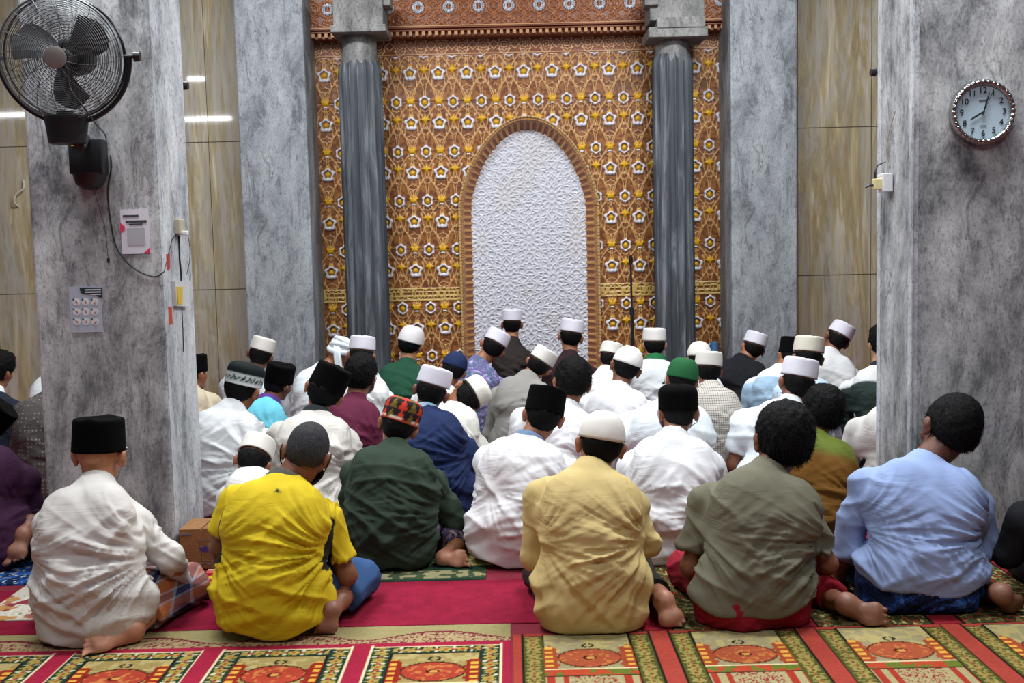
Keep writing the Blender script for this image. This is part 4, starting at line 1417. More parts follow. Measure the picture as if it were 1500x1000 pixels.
def creamrug(X, Y):
    C = np.tile(LC('cfc9b8'), X.shape + (1,)); G = np.stack([X * 14, Y * 12, X * 0], -1); n = vn(G); n2 = vn(G * 3 + 5)
    put(C, (n > .6) & (n2 > .4), 'a86a58'); put(C, (n > .74), '8a3440'); put(C, (vn(G * 1.4 + 20) > .78), 'b98a50')
    put(C, (np.abs(n2 - .5) < .012), '7a6a54')
    return C
a0 = flr(-40, 915); a1 = flr(62, 915); a2 = flr(0, 860)
rug('prayer_mat', a0[0], a1[0] + .08, a0[1] + .02, a2[1], creamrug, 'cream prayer mat with rust flowers at the left edge beside the old man', z=.009, zb=.0058)
def bluerug(X, Y):
    C = np.tile(LC('1f4f96'), X.shape + (1,)); G = np.stack([X * 30, Y * 26, X * 0], -1); n = vn(G)
    put(C, n > .6, '14254a'); put(C, (vn(G * 1.7 + 8) > .74), '6a7a9a'); put(C, (vn(G * 2 + 28) > .8), 'c8ccd4')
    return C
b0 = flr(0, 862); b1 = flr(50, 812)
rug('sleeping_mat', b0[0] - .3, flr(64, 850)[0] + .02, a2[1] + .02, b1[1], bluerug, 'blue patterned mat by the left pillar under the bare foot', z=.006, wav=.002)
# ------------------------------------------------------------------ the congregation
WHC = fabric('e2e0e2', 'cap'); WH = fabric('e6e8ec'); WH2 = fabric('dfe1e2'); WHW = fabric('dcdad6'); WHB = fabric('dfe8ee'); WHK = fabric('eceae6', 'cap'); WHL = fabric('dcdae6', 'cap')
VELVET = plain('black_velvet', '060607', .95); VELVET.node_tree.nodes['Principled BSDF'].inputs['Specular IOR Level'].default_value = .08
KN = fabric('e2dfd8', 'cap')
Y1, Y2, Y3 = 4.02, 4.86, 5.72
ATT = fabric('ffffff', 'attr'); BLK = fabric('15161a', 'cap')

def yoke(top, bot, drop, slope=0.0, soft=.004):
    def f(v, O, C7, RC):
        d = (C7 - v) @ RC[:, 2] + slope * (v - C7) @ RC[:, 0]
        m = sst(drop - soft, drop + soft, d)[:, None]
        return np.array(lin(top)) * (1 - m) + np.array(lin(bot)) * m
    return f

# --- front row
def oldman_extra(body, O, g):
    # glasses temple
    mb = MB(); mb.tube([g['hl'](.083, -.01, .0), g['hl'](.08, .04, .006), g['hl'](.075, .085, .004)], .0016, 5)
    mb.tube([g['hl'](-.083, -.01, .0), g['hl'](-.08, .04, .006), g['hl'](-.075, .085, .004)], .0016, 5)
    for s in (-1, 1): mb.tube([g['hl'](s * .038 + .028 * math.cos(a), .104, .004 + .02 * math.sin(a)) for a in np.linspace(0, 2 * PI, 16, endpoint=False)], .0016, 5, closed=True)
    mb.tube([g['hl'](-.01, .106, .006), g['hl'](.01, .106, .006)], .0016, 5)
    mb.v = [v - O for v in mb.v]; mb.build('glasses', CHROME_, body)
CHROME_ = plain('glasses_metal', 'a8a49c', .3, .8)
hx = lambda v, O, C7, RC: None
person('old man in a white long shirt and black songkok, leftmost of the front row', Y1 - .02, (146, 664), 70, (139, 710), (56, 752), (212, 748), bx=138,
       hat='songkok', hatm=VELVET, hatt=0, pitch=6, roll=2, skin='a', shirt=fabric('cdcac6'), hem=.012, hair=None, hipw=.215, belly=.19,
       er=(248, 815, Y1 + .12)[:2], wr=(270, 858, Y1 + .26), lower=fabric('a9623a', 'plaid', c2=('8f98a8', '2a2c50')),
       knee=.2, foot=dict(side=1, heel=(194, 922, Y1 - .10), ball=(146, 948, Y1 - .17), n=(.25, -.7, .7), ank=(212, 905, Y1 + .0), cover=.95, flip=-1, s=1.12), h=.0075, amp=.013, extra=oldman_extra)
def yellow_extra(body, O, g):
    # dark side panels and small triangular mark
    d = g['C7'] + g['fy'] * -.1
    p0 = at(413, 699, Y1); 
def yellow_cols(v, O, C7, RC):
    c = np.tile(np.array(lin('cdb41e')), (len(v), 1))
    x = (v - C7) @ RC[:, 0]; z = (v - C7) @ RC[:, 2]; y = (v - C7) @ RC[:, 1]
    side_ = (z < -.14) & (z > -.34) & (np.abs(x) > .168) & (np.abs(x) < .212) & (y > -.04 )
    c[side_] = lin('161614')
    # small mark below the collar
    m = (y < 0) & (np.abs(x - .0) < .012 * (1 - (z + .066 + .02) / .02)) & (z > -.086) & (z < -.068)
    c[m] = lin('3a3a1a')
    return c
person('man in a bright yellow sports shirt with short shaved hair, head bowed', Y1, (449, 664), 66, (415, 702), (322, 712), (500, 748), bx=400,
       pitch=38, roll=14, skin='c', mask=BLK, shirt=ATT, shirtcol=yellow_cols, sleeve='short', hem=.03, hair='short', hairm=HAIR_GREY, hipw=.215, belly=.185, collar=fabric('55564e'),
       el=(322, 800), er=(508, 852), wl=(345, 880, Y1 + .35), wr=(470, 800, Y1 + .3), lower=fabric('2f4f7e'), lowk='trousers',
       knee=.235, foot=dict(side=1, heel=(484, 893, Y1 - .04), ball=(480, 932, Y1 - .05), n=(.0, -1, .35), ank=(498, 880, Y1 + .07), cover=.8, flip=1, s=.9), h=.007, amp=.015)
person('man in a long pale yellow tunic and white knitted cap in the front row', Y1, (880, 650), 66, (864, 688), (768, 708), (948, 728), bx=866,
       hat='skullcap', hatm=KN, hatt=-14, pitch=16, roll=6, skin='b', shirt=fabric('ccb67c'), hem=.010, hair='full', hipw=.22, belly=.185,
       el=(782, 815), er=(948, 795), lower=fabric('25231f'), lowk='trousers',
       knee=.165, foot=dict(side=1, heel=(974, 880, Y1 - .03), ball=(984, 926, Y1 - .06), n=(.05, -1, .3), ank=(966, 872, Y1 + .1), cover=.9, flip=1, s=1.0), h=.007, amp=.014)
person('young man in an olive short-sleeved shirt and red sarong with thick black hair', Y1, (1147, 646), 78, (1122, 688), (1012, 712), (1206, 752), bx=1104,
       pitch=18, roll=10, skin='c', shirt=fabric('6f6d5c'), sleeve='short', hem=.066, hair='thick', hipw=.21, belly=.185,
       el=(1012, 835), er=(1212, 835), wl=(1045, 862, Y1 + .34), wr=(1165, 832, Y1 + .3), lower=fabric('8e1428'),
       knee=.185, foot=dict(side=1, heel=(1240, 884, Y1 - .05), ball=(1278, 924, Y1 - .09), n=(-.35, -1, .3), ank=(1222, 880, Y1 + .06), cover=.93, flip=1, s=1.12), h=.007, amp=.013)
person('man in a light blue shirt and blue sarong, head tilted, before the clock pillar', Y1 + .13, (1392, 630), 76, (1352, 676), (1248, 690), (1452, 728), bx=1345,
       pitch=24, roll=22, skin='d', shirt=fabric('93a8d4'), hem=.088, hair='full', hipw=.225, belly=.195,
       el=(1240, 800), er=(1448, 812), wl=(1228, 845, Y1 + .3), lower=fabric('16284e', 'batik', c2=('0e1630', '1f3f86', '3a66b0')),
       knee=.16, foot=dict(side=1, heel=(1468, 870, Y1 - .05), ball=(1482, 925, Y1 - .0), n=(-.3, -1, .1), ank=(1452, 868, Y1 + .08), cover=.35, flip=1), h=.007, amp=.014)
person('person in black cut off by the right edge of the photo', Y1 + .02, (1560, 690), 66, (1556, 720), (1478, 742), (1670, 745), bx=1625,
       pitch=20, skin='d', shirt=fabric('17181c'), hem=.012, hair='full', hipw=.23, h=.010)
# --- second row
person('man in a dark green tunic with a red, black and olive patterned cap', Y2, (584, 622), 54, (578, 656), (500, 678), (650, 700), bx=574,
       hat='roundcap', hatm=ATT, hatcol=red_cap, hatt=-4, pitch=16, roll=14, skin='b', shirt=fabric('2b3a2e'), hem=.012, hair='full', hipw=.205, belly=.185,
       er=(668, 772), lower=fabric('54415e', 'batik', c2=('2a2a3a', '7a6a80', 'a89878')),
       foot=dict(side=1, heel=(650, 824, Y2 - .05), ball=(672, 834, Y2 - .07), n=(.2, -1, .25), ank=(668, 800, Y2 + .05), cover=.95, flip=1), h=.008, amp=.013)
person('man in a white shirt with a blue collar and tall black songkok', Y2, (796, 608), 55, (772, 645), (698, 658), (850, 676), bx=760,
       hat='songkok', hatm=VELVET, hatt=0, pitch=14, roll=8, skin='b', shirt=fabric('e2e2e6'), hem=.012, hair='full', hipw=.22, belly=.185, collar=fabric('6f86a6'),
       el=(712, 745), er=(850, 770), h=.008, amp=.016)
person('man in a white collarless shirt with a rounded black cap standing tall above his ears', Y2, (993, 602), 54, (986, 640), (906, 668), (1060, 668), bx=985,
       hat='roundcap', hatm=VELVET, hatt=-6, pitch=8, roll=-2, skin='b', mask=WHC, shirt=fabric('e2e4e8'), hem=.012, hair='short', hairm=HAIR_SALT, hipw=.22, belly=.18,
       el=(912, 775), er=(1058, 770), h=.008, amp=.013)
person('boy with tousled black hair in a brown shirt with a green shoulder yoke', Y2 + .04, (1204, 604), 55, (1192, 642), (1125, 655), (1255, 680), bx=1195,
       pitch=20, roll=16, skin='b', shirt=ATT, shirtcol=yoke('5c6a26', '6e4a16', .12, -.15, .03), hem=.02, hair='thick', hipw=.19, h=.009)
person('worshipper bent low with only a white cap showing behind the yellow shirt', Y2 - .02, (371, 676), 50, (358, 702), (322, 712), (402, 727), bx=411,
       hat='kopiah', hatm=KN, pitch=44, roll=10, skin='b', shirt=WHW, hem=.02, hair='full', hipw=.15, h=.012)
# --- third row
person('man in a white shirt with a black cap banded white, beside the left pillar', Y3, (356, 567), 50, (338, 598), (268, 612), (398, 640), bx=326,
       hat='roundcap', hatm=ATT, hatcol=striped_cap, hatt=-4, pitch=16, roll=8, yaw=14, skin='b', shirt=fabric('dfe3e6'), hem=.08, hair='full', hipw=.2, lower=fabric('5a6c80'), lowk='trousers', h=.009, amp=.016)
person('man in an off-white shirt with a dark collar and tilted black songkok over curly hair', 5.5, (476, 572), 52, (462, 606), (396, 622), (522, 640), bx=468,
       hat='songkok', hatm=VELVET, hatt=-4, pitch=10, roll=20, skin='b', shirt=fabric('d6d3cc'), hem=.03, hair='thick', hipw=.19, collar=fabric('2c3438'), h=.009, amp=.016)
person('man in a navy blue jacket with a white cap and pale blue inner collar', Y3, (632, 572), 48, (622, 602), (575, 618), (696, 650), bx=645,
       hat='kopiah', hatm=WHL, hatt=-4, pitch=14, roll=12, skin='c', shirt=fabric('16264e'), hem=.02, hair='full', hipw=.2, collar=fabric('8aa6b8'), er=(704, 732), h=.009, amp=.014)
person('man in a burgundy shirt with thick black hair and a face mask', 6.24, (528, 550), 44, (520, 585), (476, 602), (566, 625), bx=525,
       pitch=16, roll=8, yaw=6, skin='b', mask=WHC, shirt=fabric('5c1c38'), hem=.02, hair='thick', hipw=.17, h=.010)
person('boy in a turquoise shirt and black songkok looking to the right', 6.45, (408, 561), 38, (392, 588), (356, 600), (424, 615), bx=392,
       hat='songkok', hatm=VELVET, pitch=8, roll=10, yaw=32, skin='c', shirt=fabric('6cc4d8'), hem=.02, hair='short', hipw=.15, h=.010, collar=fabric('5a3a8a'))
person('man in white with thick black hair just behind the tall black songkok', 6.12, (838, 560), 50, (832, 594), (748, 600), (880, 618), bx=800,
       pitch=26, roll=10, skin='b', shirt=WH, hem=.02, hair='thick', hipw=.19, h=.010)
person('man in white wearing a green baseball cap backwards over a face mask', 5.8, (998, 556), 44, (982, 590), (884, 612), (1038, 622), bx=985,
       hat='baseball', hatm=fabric('1f5c34', 'cap'), hatt=-8, pitch=14, roll=8, mask=WHC, skin='b', shirt=WHB, hem=.02, hair='full', hipw=.2, h=.010)
person('man in a white short-sleeved shirt and white cap sitting left of the tousled boy', Y3 - .02, (1168, 560), 50, (1158, 590), (1074, 602), (1200, 628), bx=1130,
       hat='kopiah', hatm=WHL, hatt=-6, pitch=12, roll=8, skin='c', shirt=WHB, sleeve='short', hem=.03, hair='full', hipw=.19, el=(1074, 680), h=.010)
person('man in white leaning forward, half hidden by the clock pillar', 5.85, (1345, 570), 44, (1320, 600), (1240, 618), (1390, 615), bx=1320,
       pitch=24, skin='b', shirt=WHW, hem=.02, hair='full', hipw=.19, h=.012)
person('man in a purple shirt at the left edge with a bare foot behind him', 5.0, (-22, 622), 52, (-30, 655), (-105, 670), (56, 690), bx=-10,
       hat='songkok', hatm=VELVET, pitch=14, roll=36, skin='c', shirt=fabric('3a1a38'), hem=.02, hair='full', hipw=.22, er=(52, 770),
       lower=fabric('2c1430'), foot=dict(side=1, heel=(34, 782, 4.92), ball=(26, 808, 4.88), n=(-.1, -1, .5), ank=(45, 765, 5.0), cover=.9, flip=1), h=.010)
# --- fourth row and beyond
person('man in a white shirt with a black and white two-tone cap, head tilted sharply right', 6.45, (684, 580), 44, (664, 600), (634, 612), (712, 650), bx=665,
       hat='roundcap', hatm=ATT, hatcol=half_cap, hatt=-6, pitch=22, roll=52, skin='b', shirt=fabric('dcdcd4'), hem=.02, hair='full', hipw=.16, h=.010)
person('man in a checked grey shirt and ribbed white cap', 6.4, (1037, 542), 38, (1040, 568), (1006, 585), (1090, 598), bx=1050,
       hat='kopiah', hatm=KN, hatt=-4, pitch=12, roll=2, skin='c', shirt=fabric('c2beb6', 'check', c2='4e4a46'), hem=.02, hair='full', hipw=.18, h=.010)
person('man in white with a round white cap, head tilted, prominent ears', 6.6, (917, 537), 42, (906, 568), (850, 580), (960, 592), bx=900,
       hat='skullcap', hatm=WHK, hatt=-12, pitch=12, roll=14, skin='c', shirt=WH, hem=.02, hair='full', hipw=.18, h=.010)
person('person in white with a dark blue cap pulled down, beside the batik shirt', 7.15, (664, 541), 36, (645, 565), (602, 576), (684, 590), bx=645,
       hat='skullcap', hatm=fabric('1b2a52'), hatt=-20, pitch=20, roll=14, skin='b', shirt=WH2, hem=.02, hair='full', hipw=.16, h=.012)
person('man in a plain grey shirt with a white knitted cap, head bowed right', 7.0, (790, 534), 36, (772, 552), (716, 568), (818, 590), bx=762,
       hat='kopiah', hatm=KN, hatt=-4, pitch=18, roll=24, yaw=14, skin='b', shirt=fabric('8e8c88'), hem=.02, hair='full', hipw=.18, h=.011)
person('man in a pale blue batik shirt with a cream cap', 6.75, (1183, 523), 42, (1180, 552), (1135, 565), (1225, 575), bx=1180,
       hat='kopiah', hatm=fabric('d8d4c4', 'cap'), hatt=-2, pitch=12, roll=4, skin='c', shirt=fabric('b8d0e0', 'batik', c2=('a8c4dc', 'd8e4ec', '7a9cc0')), hem=.02, hair='full', hipw=.17, h=.012)
person('man with a black songkok in a white shirt with a light blue lower half', 7.4, (1158, 520), 34, (1142, 542), (1092, 556), (1190, 566), bx=1140,
       hat='songkok', hatm=VELVET, hatt=-4, pitch=12, roll=6, skin='b', shirt=ATT, shirtcol=yoke('dfe3e6', '9fbcd4', .11), hem=.02, hair='full', hipw=.17, h=.012)
person('man in a white shirt with a grey green lower half, partly behind the clock pillar', 7.0, (1292, 503), 36, (1290, 538), (1232, 562), (1350, 560), bx=1290,
       pitch=4, skin='p', shirt=ATT, shirtcol=yoke('e2e6e8', '33443f', .15), hem=.02, hair='thick', hipw=.19, collar=fabric('1c2634'), h=.011)
person('man in a grey dotted shirt half hidden behind the fan pillar', 6.1, (92, 540), 40, (85, 572), (20, 592), (150, 592), bx=85,
       pitch=20, skin='c', shirt=fabric('55504e', 'dots', c2='8a8480'), hem=.02, hair='full', hipw=.19, h=.011)
person('young man with wavy black hair and a white collar at the left edge', 6.7, (-2, 542), 38, (-12, 572), (-60, 590), (36, 592), bx=-12,
       pitch=14, roll=10, yaw=20, skin='b', shirt=fabric('1a2230'), hem=.02, hair='thick', hipw=.17, collar=WH, h=.011)
person('man in white mostly hidden behind the fan pillar beside the dotted shirt', 7.5, (95, 520), 34, (90, 545), (52, 562), (135, 562), bx=92,
       hat='kopiah', hatm=KN, pitch=14, skin='b', shirt=WH, hem=.02, hair='full', hipw=.16, h=.014)
person('man in a cream shirt with a black songkok peeking out right of the fan pillar', 7.3, (284, 546), 36, (276, 568), (236, 580), (322, 580), bx=278,
       hat='songkok', hatm=VELVET, pitch=6, yaw=30, skin='b', shirt=fabric('cabfa4'), hem=.02, hair='short', hipw=.16, h=.012)
person('man in a white shirt and white cap before the left concrete pier', 8.05, (382, 519), 35, (372, 542), (322, 555), (418, 568), bx=365,
       hat='kopiah', hatm=KN, hatt=-8, pitch=14, roll=12, skin='c', shirt=WHB, hem=.02, hair='full', hipw=.18, h=.012)
person('man in a white turban with a hanging tail and white robe', 7.8, (498, 517), 32, (474, 538), (430, 552), (528, 560), bx=475,
       hat='turban', hatm=WHB, pitch=10, roll=14, yaw=20, skin='b', shirt=WHB, hem=.012, hair=None, hipw=.18, h=.012)
person('man in white with a flat white cap behind the burgundy shirt', 7.2, (530, 519), 37, (538, 546), (498, 560), (578, 580), bx=538,
       hat='kopiah', hatm=WHL, hatt=-4, pitch=14, roll=2, skin='b', shirt=WH2, hem=.02, hair='full', hipw=.16, h=.012)
person('man in an emerald green shirt with a white baseball cap worn backwards', 8.15, (601, 503), 36, (597, 532), (546, 548), (640, 556), bx=592,
       hat='baseball', hatm=WHC, hatt=-6, hatextra=fabric('5c3020'), pitch=14, roll=10, yaw=10, skin='a', shirt=fabric('1c4a36'), hem=.02, hair='full', hipw=.17, h=.011)
person('man in a purple and teal batik shirt with a white cap, leaning right', 7.85, (722, 508), 35, (700, 530), (660, 545), (750, 566), bx=690,
       hat='kopiah', hatm=WHL, hatt=-4, pitch=18, roll=22, skin='b', shirt=fabric('6a5a8c', 'batik', c2=('2a6a68', '8a74b0', 'b0b4cc')), hem=.02, hair='full', hipw=.17, h=.011)
person('prayer leader in a black shirt and pale lilac cap kneeling before the white niche', 8.7, (750, 474), 29, (750, 500), (722, 514), (784, 518), bx=752,
       hat='kopiah', hatm=WHL, hatt=-2, pitch=6, roll=2, skin='b', shirt=fabric('2a2422'), hem=.02, hair='full', hipw=.14, h=.011)
person('man in a dark maroon shirt and white cap before the right side of the niche', 8.2, (836, 492), 34, (835, 520), (796, 535), (876, 542), bx=836,
       hat='kopiah', hatm=WHL, hatt=-4, pitch=10, roll=6, skin='b', shirt=fabric('2e1a20'), hem=.02, hair='full', hipw=.16, h=.011)
person('man in white hidden behind the round white cap, only shoulder and neck showing', 7.3, (893, 525), 32, (888, 545), (852, 556), (922, 562), bx=885,
       hat='kopiah', hatm=KN, pitch=18, roll=10, skin='b', shirt=WH2, hem=.02, hair='full', hipw=.15, h=.014)
person('man in a white robe with a green scarf round his neck and a white cap', 8.0, (958, 504), 33, (960, 528), (915, 545), (1000, 548), bx=958,
       hat='kopiah', hatm=WHK, hatt=0, pitch=6, roll=2, skin='p', shirt=fabric('d4d9dc'), hem=.012, hair='full', hipw=.18, collar=fabric('1f6a3e'), collr=.075, h=.011)
person('man in white with a white cap directly behind the ribbed white cap', 7.2, (1024, 525), 34, (1026, 552), (988, 562), (1062, 568), bx=1026,
       hat='skullcap', hatm=KN, pitch=10, skin='b', shirt=WH2, hem=.02, hair='full', hipw=.15, h=.014)
person('man in a black shirt with a white cap before the right concrete pier', 8.1, (1103, 509), 32, (1086, 527), (1042, 542), (1130, 556), bx=1084,
       hat='kopiah', hatm=WHL, hatt=-6, pitch=10, roll=14, skin='b', shirt=fabric('15171d'), hem=.02, hair='full', hipw=.18, h=.011)
person('man in a white shirt with a white cap, leaning left beneath the tiled right wall', 7.85, (1226, 496), 34, (1214, 518), (1178, 535), (1262, 548), bx=1215,
       hat='kopiah', hatm=WHL, hatt=-8, pitch=10, roll=24, skin='c', shirt=WH2, hem=.02, hair='full', hipw=.17, h=.011)
# ------------------------------------------------------------------ objects on pillars and floor
BLACK = plain('black_plastic', '17191c', .4)
DARK = plain('dark_metal', '24272b', .35, .6)
CHROME = plain('chrome', 'b8b8b4', .18, 1.0)
WHITEP = plain('white_plastic', 'dfe3e6', .35)
CABLEW = plain('white_cable', 'c8c2b2', .5)
IVORY = plain('ivory_plastic', 'b5ae98', .5)

def text(s, size, ext=.0008):
    c = bpy.data.curves.new('txt', 'FONT'); c.body = s; c.size = size; c.extrude = ext; c.align_x = 'CENTER'; c.align_y = 'CENTER'
    o = bpy.data.objects.new('txt', c); COL.objects.link(o)
    dg = bpy.context.evaluated_depsgraph_get(); dg.update()
    me = bpy.data.meshes.new_from_object(o.evaluated_get(dg))
    bpy.data.objects.remove(o)
    return me

def fan(center, axis, R, label, yoke_lo, mount_y, simple=False, group=None):
    c = np.asarray(center, float)
    t = empty('wall_fan', c, label, 'fan')
    ax = np.asarray(axis, float); ax /= np.linalg.norm(ax)     # points out of the front
    e1 = np.cross([0, 0, 1.0], ax); e1 = -e1 / np.linalg.norm(e1); e1 = e1 if e1[0] > 0 else -e1
    e2 = np.cross(ax, e1); e2 = e2 if e2[2] > 0 else -e2
    def P(a, r, d): return (math.cos(a) * e1 + math.sin(a) * e2) * r + ax * d
    CG = plain('fan_wire', '6b7072', .5, .6)
    mb = MB()
    NR = 26
    for q in range(NR):
        f = (q + 1) / NR; r = .045 + (R - .045) * f
        d = .075 * math.sqrt(max(0, 1 - (f * .97) ** 4)) + .01
        mb.tube([P(2 * PI * k / 64, r, d) for k in range(64)], .0013 if q < NR - 1 else .005, 5, closed=True)
    for q in range(16):
        a0 = 2 * PI * q / 16
        pts = []
        for j in range(10):
            f = j / 9; r = .04 + (R - .04) * f
            pts.append(P(a0 + .35 * f, r, .078 * math.sqrt(max(0, 1 - (f * .97) ** 4)) + .012))
        mb.tube(pts, .0014, 5)
    mb.build('front_grille', CG, t, True)
    mb = MB()
    for q in range(14):
        f = (q + 1) / 14; r = .07 + (R - .07) * f
        d = -.085 * math.sqrt(max(0, 1 - (f * .97) ** 4))
        mb.tube([P(2 * PI * k / 56, r, d) for k in range(56)], .0014 if q < 13 else .005, 5, closed=True)
    for q in range(18):
        a0 = 2 * PI * q / 18
        mb.tube([P(a0, .06 + (R - .06) * j / 7, -.088 * math.sqrt(max(0, 1 - (j / 7 * .97) ** 4))) for j in range(8)], .0013, 5)
    mb.build('rear_grille', DARK, t, True)
    mb = MB(); mb.tube([ax * .088, ax * .09, ax * .1, ax * .104], [.04, .044, .043, .034], 32); mb.build('badge', plain('badge_metal', '8a8682', .55, .3), t, True)
    mb = MB(); mb.tube([-ax * .22, -ax * .21, -ax * .1, -ax * .07], [.05, .075, .078, .06], 32); mb.build('motor', BLACK, t, True)
    mb = MB(); mb.tube([ax * .03, ax * .045, -ax * .02], [.03, .035, .035], 24)
    for q in range(3):
        a0 = 2 * PI * q / 3 + .4; V = []; Fq = []
        for i in range(9):
            f = i / 8; r = .04 + (R - .07) * f
            for j in range(7):
                w = (j / 6 - .5)
                V.append(P(a0 + w * (1.15 - .25 * f) + .25 * f, r * (1 - .12 * abs(w) * 2 * f), .03 * math.sin(w * 2.6)))
        V2 = [p - ax * .003 for p in V]
        for i in range(8):
            for j in range(6):
                k = i * 7 + j; Fq.append([k, k + 7, k + 8, k + 1]); Fq.append([k + 63, k + 64, k + 71, k + 70])
        mb.add(np.array(V + V2), Fq)
    mb.build('blades', plain('fan_blade', '34383b', .6, .1), t, True)
    yk = MB(); yk.tube([P(PI + PI * k / 40, R + .02, -.01) for k in range(41)], .0105, 10); yk.build('yoke', BLACK, t, True)
    for s in (0, PI):
        mb = MB(); p = P(s, R + .01, -.01); d = P(s, 1, 0)
        mb.tube([p - d * .01, p + d * .03, p + d * .03, p + d * .055], [.008, .008, .022, .02], 14); mb.build('knob', BLACK, t, True)
    bt = P(-PI / 2, R + .02, -.01); bt = bt + np.array([-.022, 0, .045])
    mb = MB(); mb.tube([bt + np.array([.02, 0, -.02]), P(-PI / 2, R + .02, -.01)], .02, 10); mb.build('neck', BLACK, t, True)
    mb = MB(); mb.tube([bt + [0, 0, .0], bt + [0, 0, -.03]], .035, 16)
    mb.loft([(bt[2] - .13, .068, .06, bt[0] + .005, bt[1]), (bt[2] - .125, .075, .066, bt[0] + .005, bt[1]), (bt[2] - .045, .085, .075, bt[0] + .005, bt[1]), (bt[2] - .035, .088, .078, bt[0] + .005, bt[1]), (bt[2] - .02, .088, .078, bt[0] + .005, bt[1]), (bt[2] - .018, .08, .07, bt[0] + .005, bt[1])], 28)
    mb.build('gearbox', BLACK, t, True)
    wy = mount_y - c[1]
    mb = MB()
    if simple: x0 = bt[0] + .085; z0 = bt[2] - .24
    else:
        q_ = at(129, 230, mount_y - .05) - c; x0 = q_[0]; z0 = q_[2]
    sg = 1 if wy > 0 else -1
    mb.tube([(bt[0] + .02, bt[1], bt[2] - .1), (bt[0] + .05, bt[1] + sg * .02, bt[2] - .14), (x0, wy - sg * .06, z0 + .08), (x0, wy - sg * .05, z0)], .018, 10)
    mb.box((x0, wy - sg * .045, z0), (.145, .085, .15), bev=.008)
    mb.tube([(x0, wy - sg * .045, z0 - .07), (x0, wy - sg * .045, z0 - .115), (x0, wy - sg * .045, z0 - .14)], [.07, .06, .03], 24)
    mb.build('wall_bracket', BLACK, t, True)
    if simple: return t
    mb = MB(); mb.box((x0 - .035, wy - .09, z0 + .055), (.04, .003, .02)); mb.build('sticker', plain('sticker_yellow', 'c8c45a', .5), t)
    mb = MB(); mb.tube([(x0 + .02, wy - .07, z0 - .12), (x0 + .045, wy - .02, z0 - .3), (x0 + .05, wy - .012, z0 - .44)], .0012, 5); mb.box((x0 + .05, wy - .012, z0 - .45), (.01, .01, .02), bev=.002); mb.build('pull_cord', BLACK, t)
    return t
fc = at(92, 84, 4.50)
fan(fc, (.06, -1, -.17), .238, 'black and chrome caged wall fan on the near left pillar', 0, YN)
# partly hidden fans on the back faces of the near pillars
fp = at(175, 145, 5.75)
fan(np.array([xb - .29, YN + .47 + .36, at(268, 125, 5.7)[2]]), (.0, 1, -.1), .15, 'black fan mostly hidden behind the near left pillar, only its knob showing', 0, YN + .47, simple=True)
fan(np.array([xc + .33, YN + .5 + .36, at(1287, 104, 5.7)[2]]), (.0, 1, -.1), .19, 'black fan mostly hidden behind the near right pillar, only its yoke showing', 0, YN + .5, simple=True)

def cable(pts, r, mat, label, name='cable', Y=YN - .006):
    mb = MB(); P = [at(x, y, Y if len(q_) == 0 else q_[0]) for x, y, *q_ in pts]
    # Catmull-Rom
    out = []
    for i in range(len(P) - 1):
        p0 = P[max(i - 1, 0)]; p1 = P[i]; p2 = P[i + 1]; p3 = P[min(i + 2, len(P) - 1)]
        for t in np.linspace(0, 1, 8, endpoint=False):
            out.append(.5 * ((2 * p1) + (-p0 + p2) * t + (2 * p0 - 5 * p1 + 4 * p2 - p3) * t * t + (-p0 + 3 * p1 - 3 * p2 + p3) * t ** 3))
    out.append(P[-1])
    o0 = out[0]
    mb.tube([p - o0 for p in out], r, 6)
    o = mb.build(name, mat, None, True); o.location = o0
    props(o, label, 'cable'); return o
XS = xb + .0015   # side face plane of the left pillar
def side(px, py):
    d = ray(px, py); t = XS / d[0]; return CAM + d * t
cable([(100, 100, 4.38), (103, 130, 4.38), (125, 160, 4.4), (143, 185, 4.6), (155, 200), (163, 240), (158, 280), (163, 330), (172, 365), (195, 392), (225, 405), (240, 398)], .0032, BLACK, 'thin black cable looping down the left pillar from the fan')
mb = MB(); ps = [side(x, y) for x, y in ((240, 398), (246, 372), (252, 350), (259, 340))]; mb.tube([p - ps[0] for p in ps], .0035, 6); o = mb.build('cable', BLACK, None, True); o.location = ps[0]; props(o, 'short black cable end running up to the beige socket on the left pillar edge', 'cable')
mb = MB(); ps = [side(x, y) for x, y in ((242, 200), (247, 230), (249, 265), (248, 292), (255, 312), (259, 325))]; mb.tube([p - ps[0] for p in ps], .004, 6); o = mb.build('cable', CABLEW, None, True); o.location = ps[0]; props(o, 'cream cable hanging down the side of the left pillar to the beige socket', 'cable')
t = empty('wall_socket', side(259, 332), 'small beige wall socket on the side of the left pillar', 'socket')
mb = MB(); mb.box((.012, 0, 0), (.03, .085, .07), bev=.005); mb.build('housing', IVORY, t)
mb = MB(); mb.box((.03, 0, -.03), (.04, .035, .02), bev=.004); mb.build('plug', WHITEP, t)
mb = MB(); ps = [side(x, y) for x, y in ((261, 345), (262, 380), (264, 400), (265, 440), (267, 480), (268, 515))]; mb.tube([p - ps[0] + [.002, 0, 0] for p in ps], [.006, .006, .006, .003, .003, .003], 6); o = mb.build('cable', BLACK, None, True); o.location = ps[0]; props(o, 'straight black cable hanging below the beige socket', 'cable')
mb = MB(); ps = [side(x, y) for x, y in ((275, 345), (278, 365), (277, 385), (273, 402))]; mb.tube([p - ps[0] for p in ps], .003, 6); o = mb.build('cable', BLACK, None, True); o.location = ps[0]; props(o, 'curved black wire at the rear edge of the left pillar', 'cable')
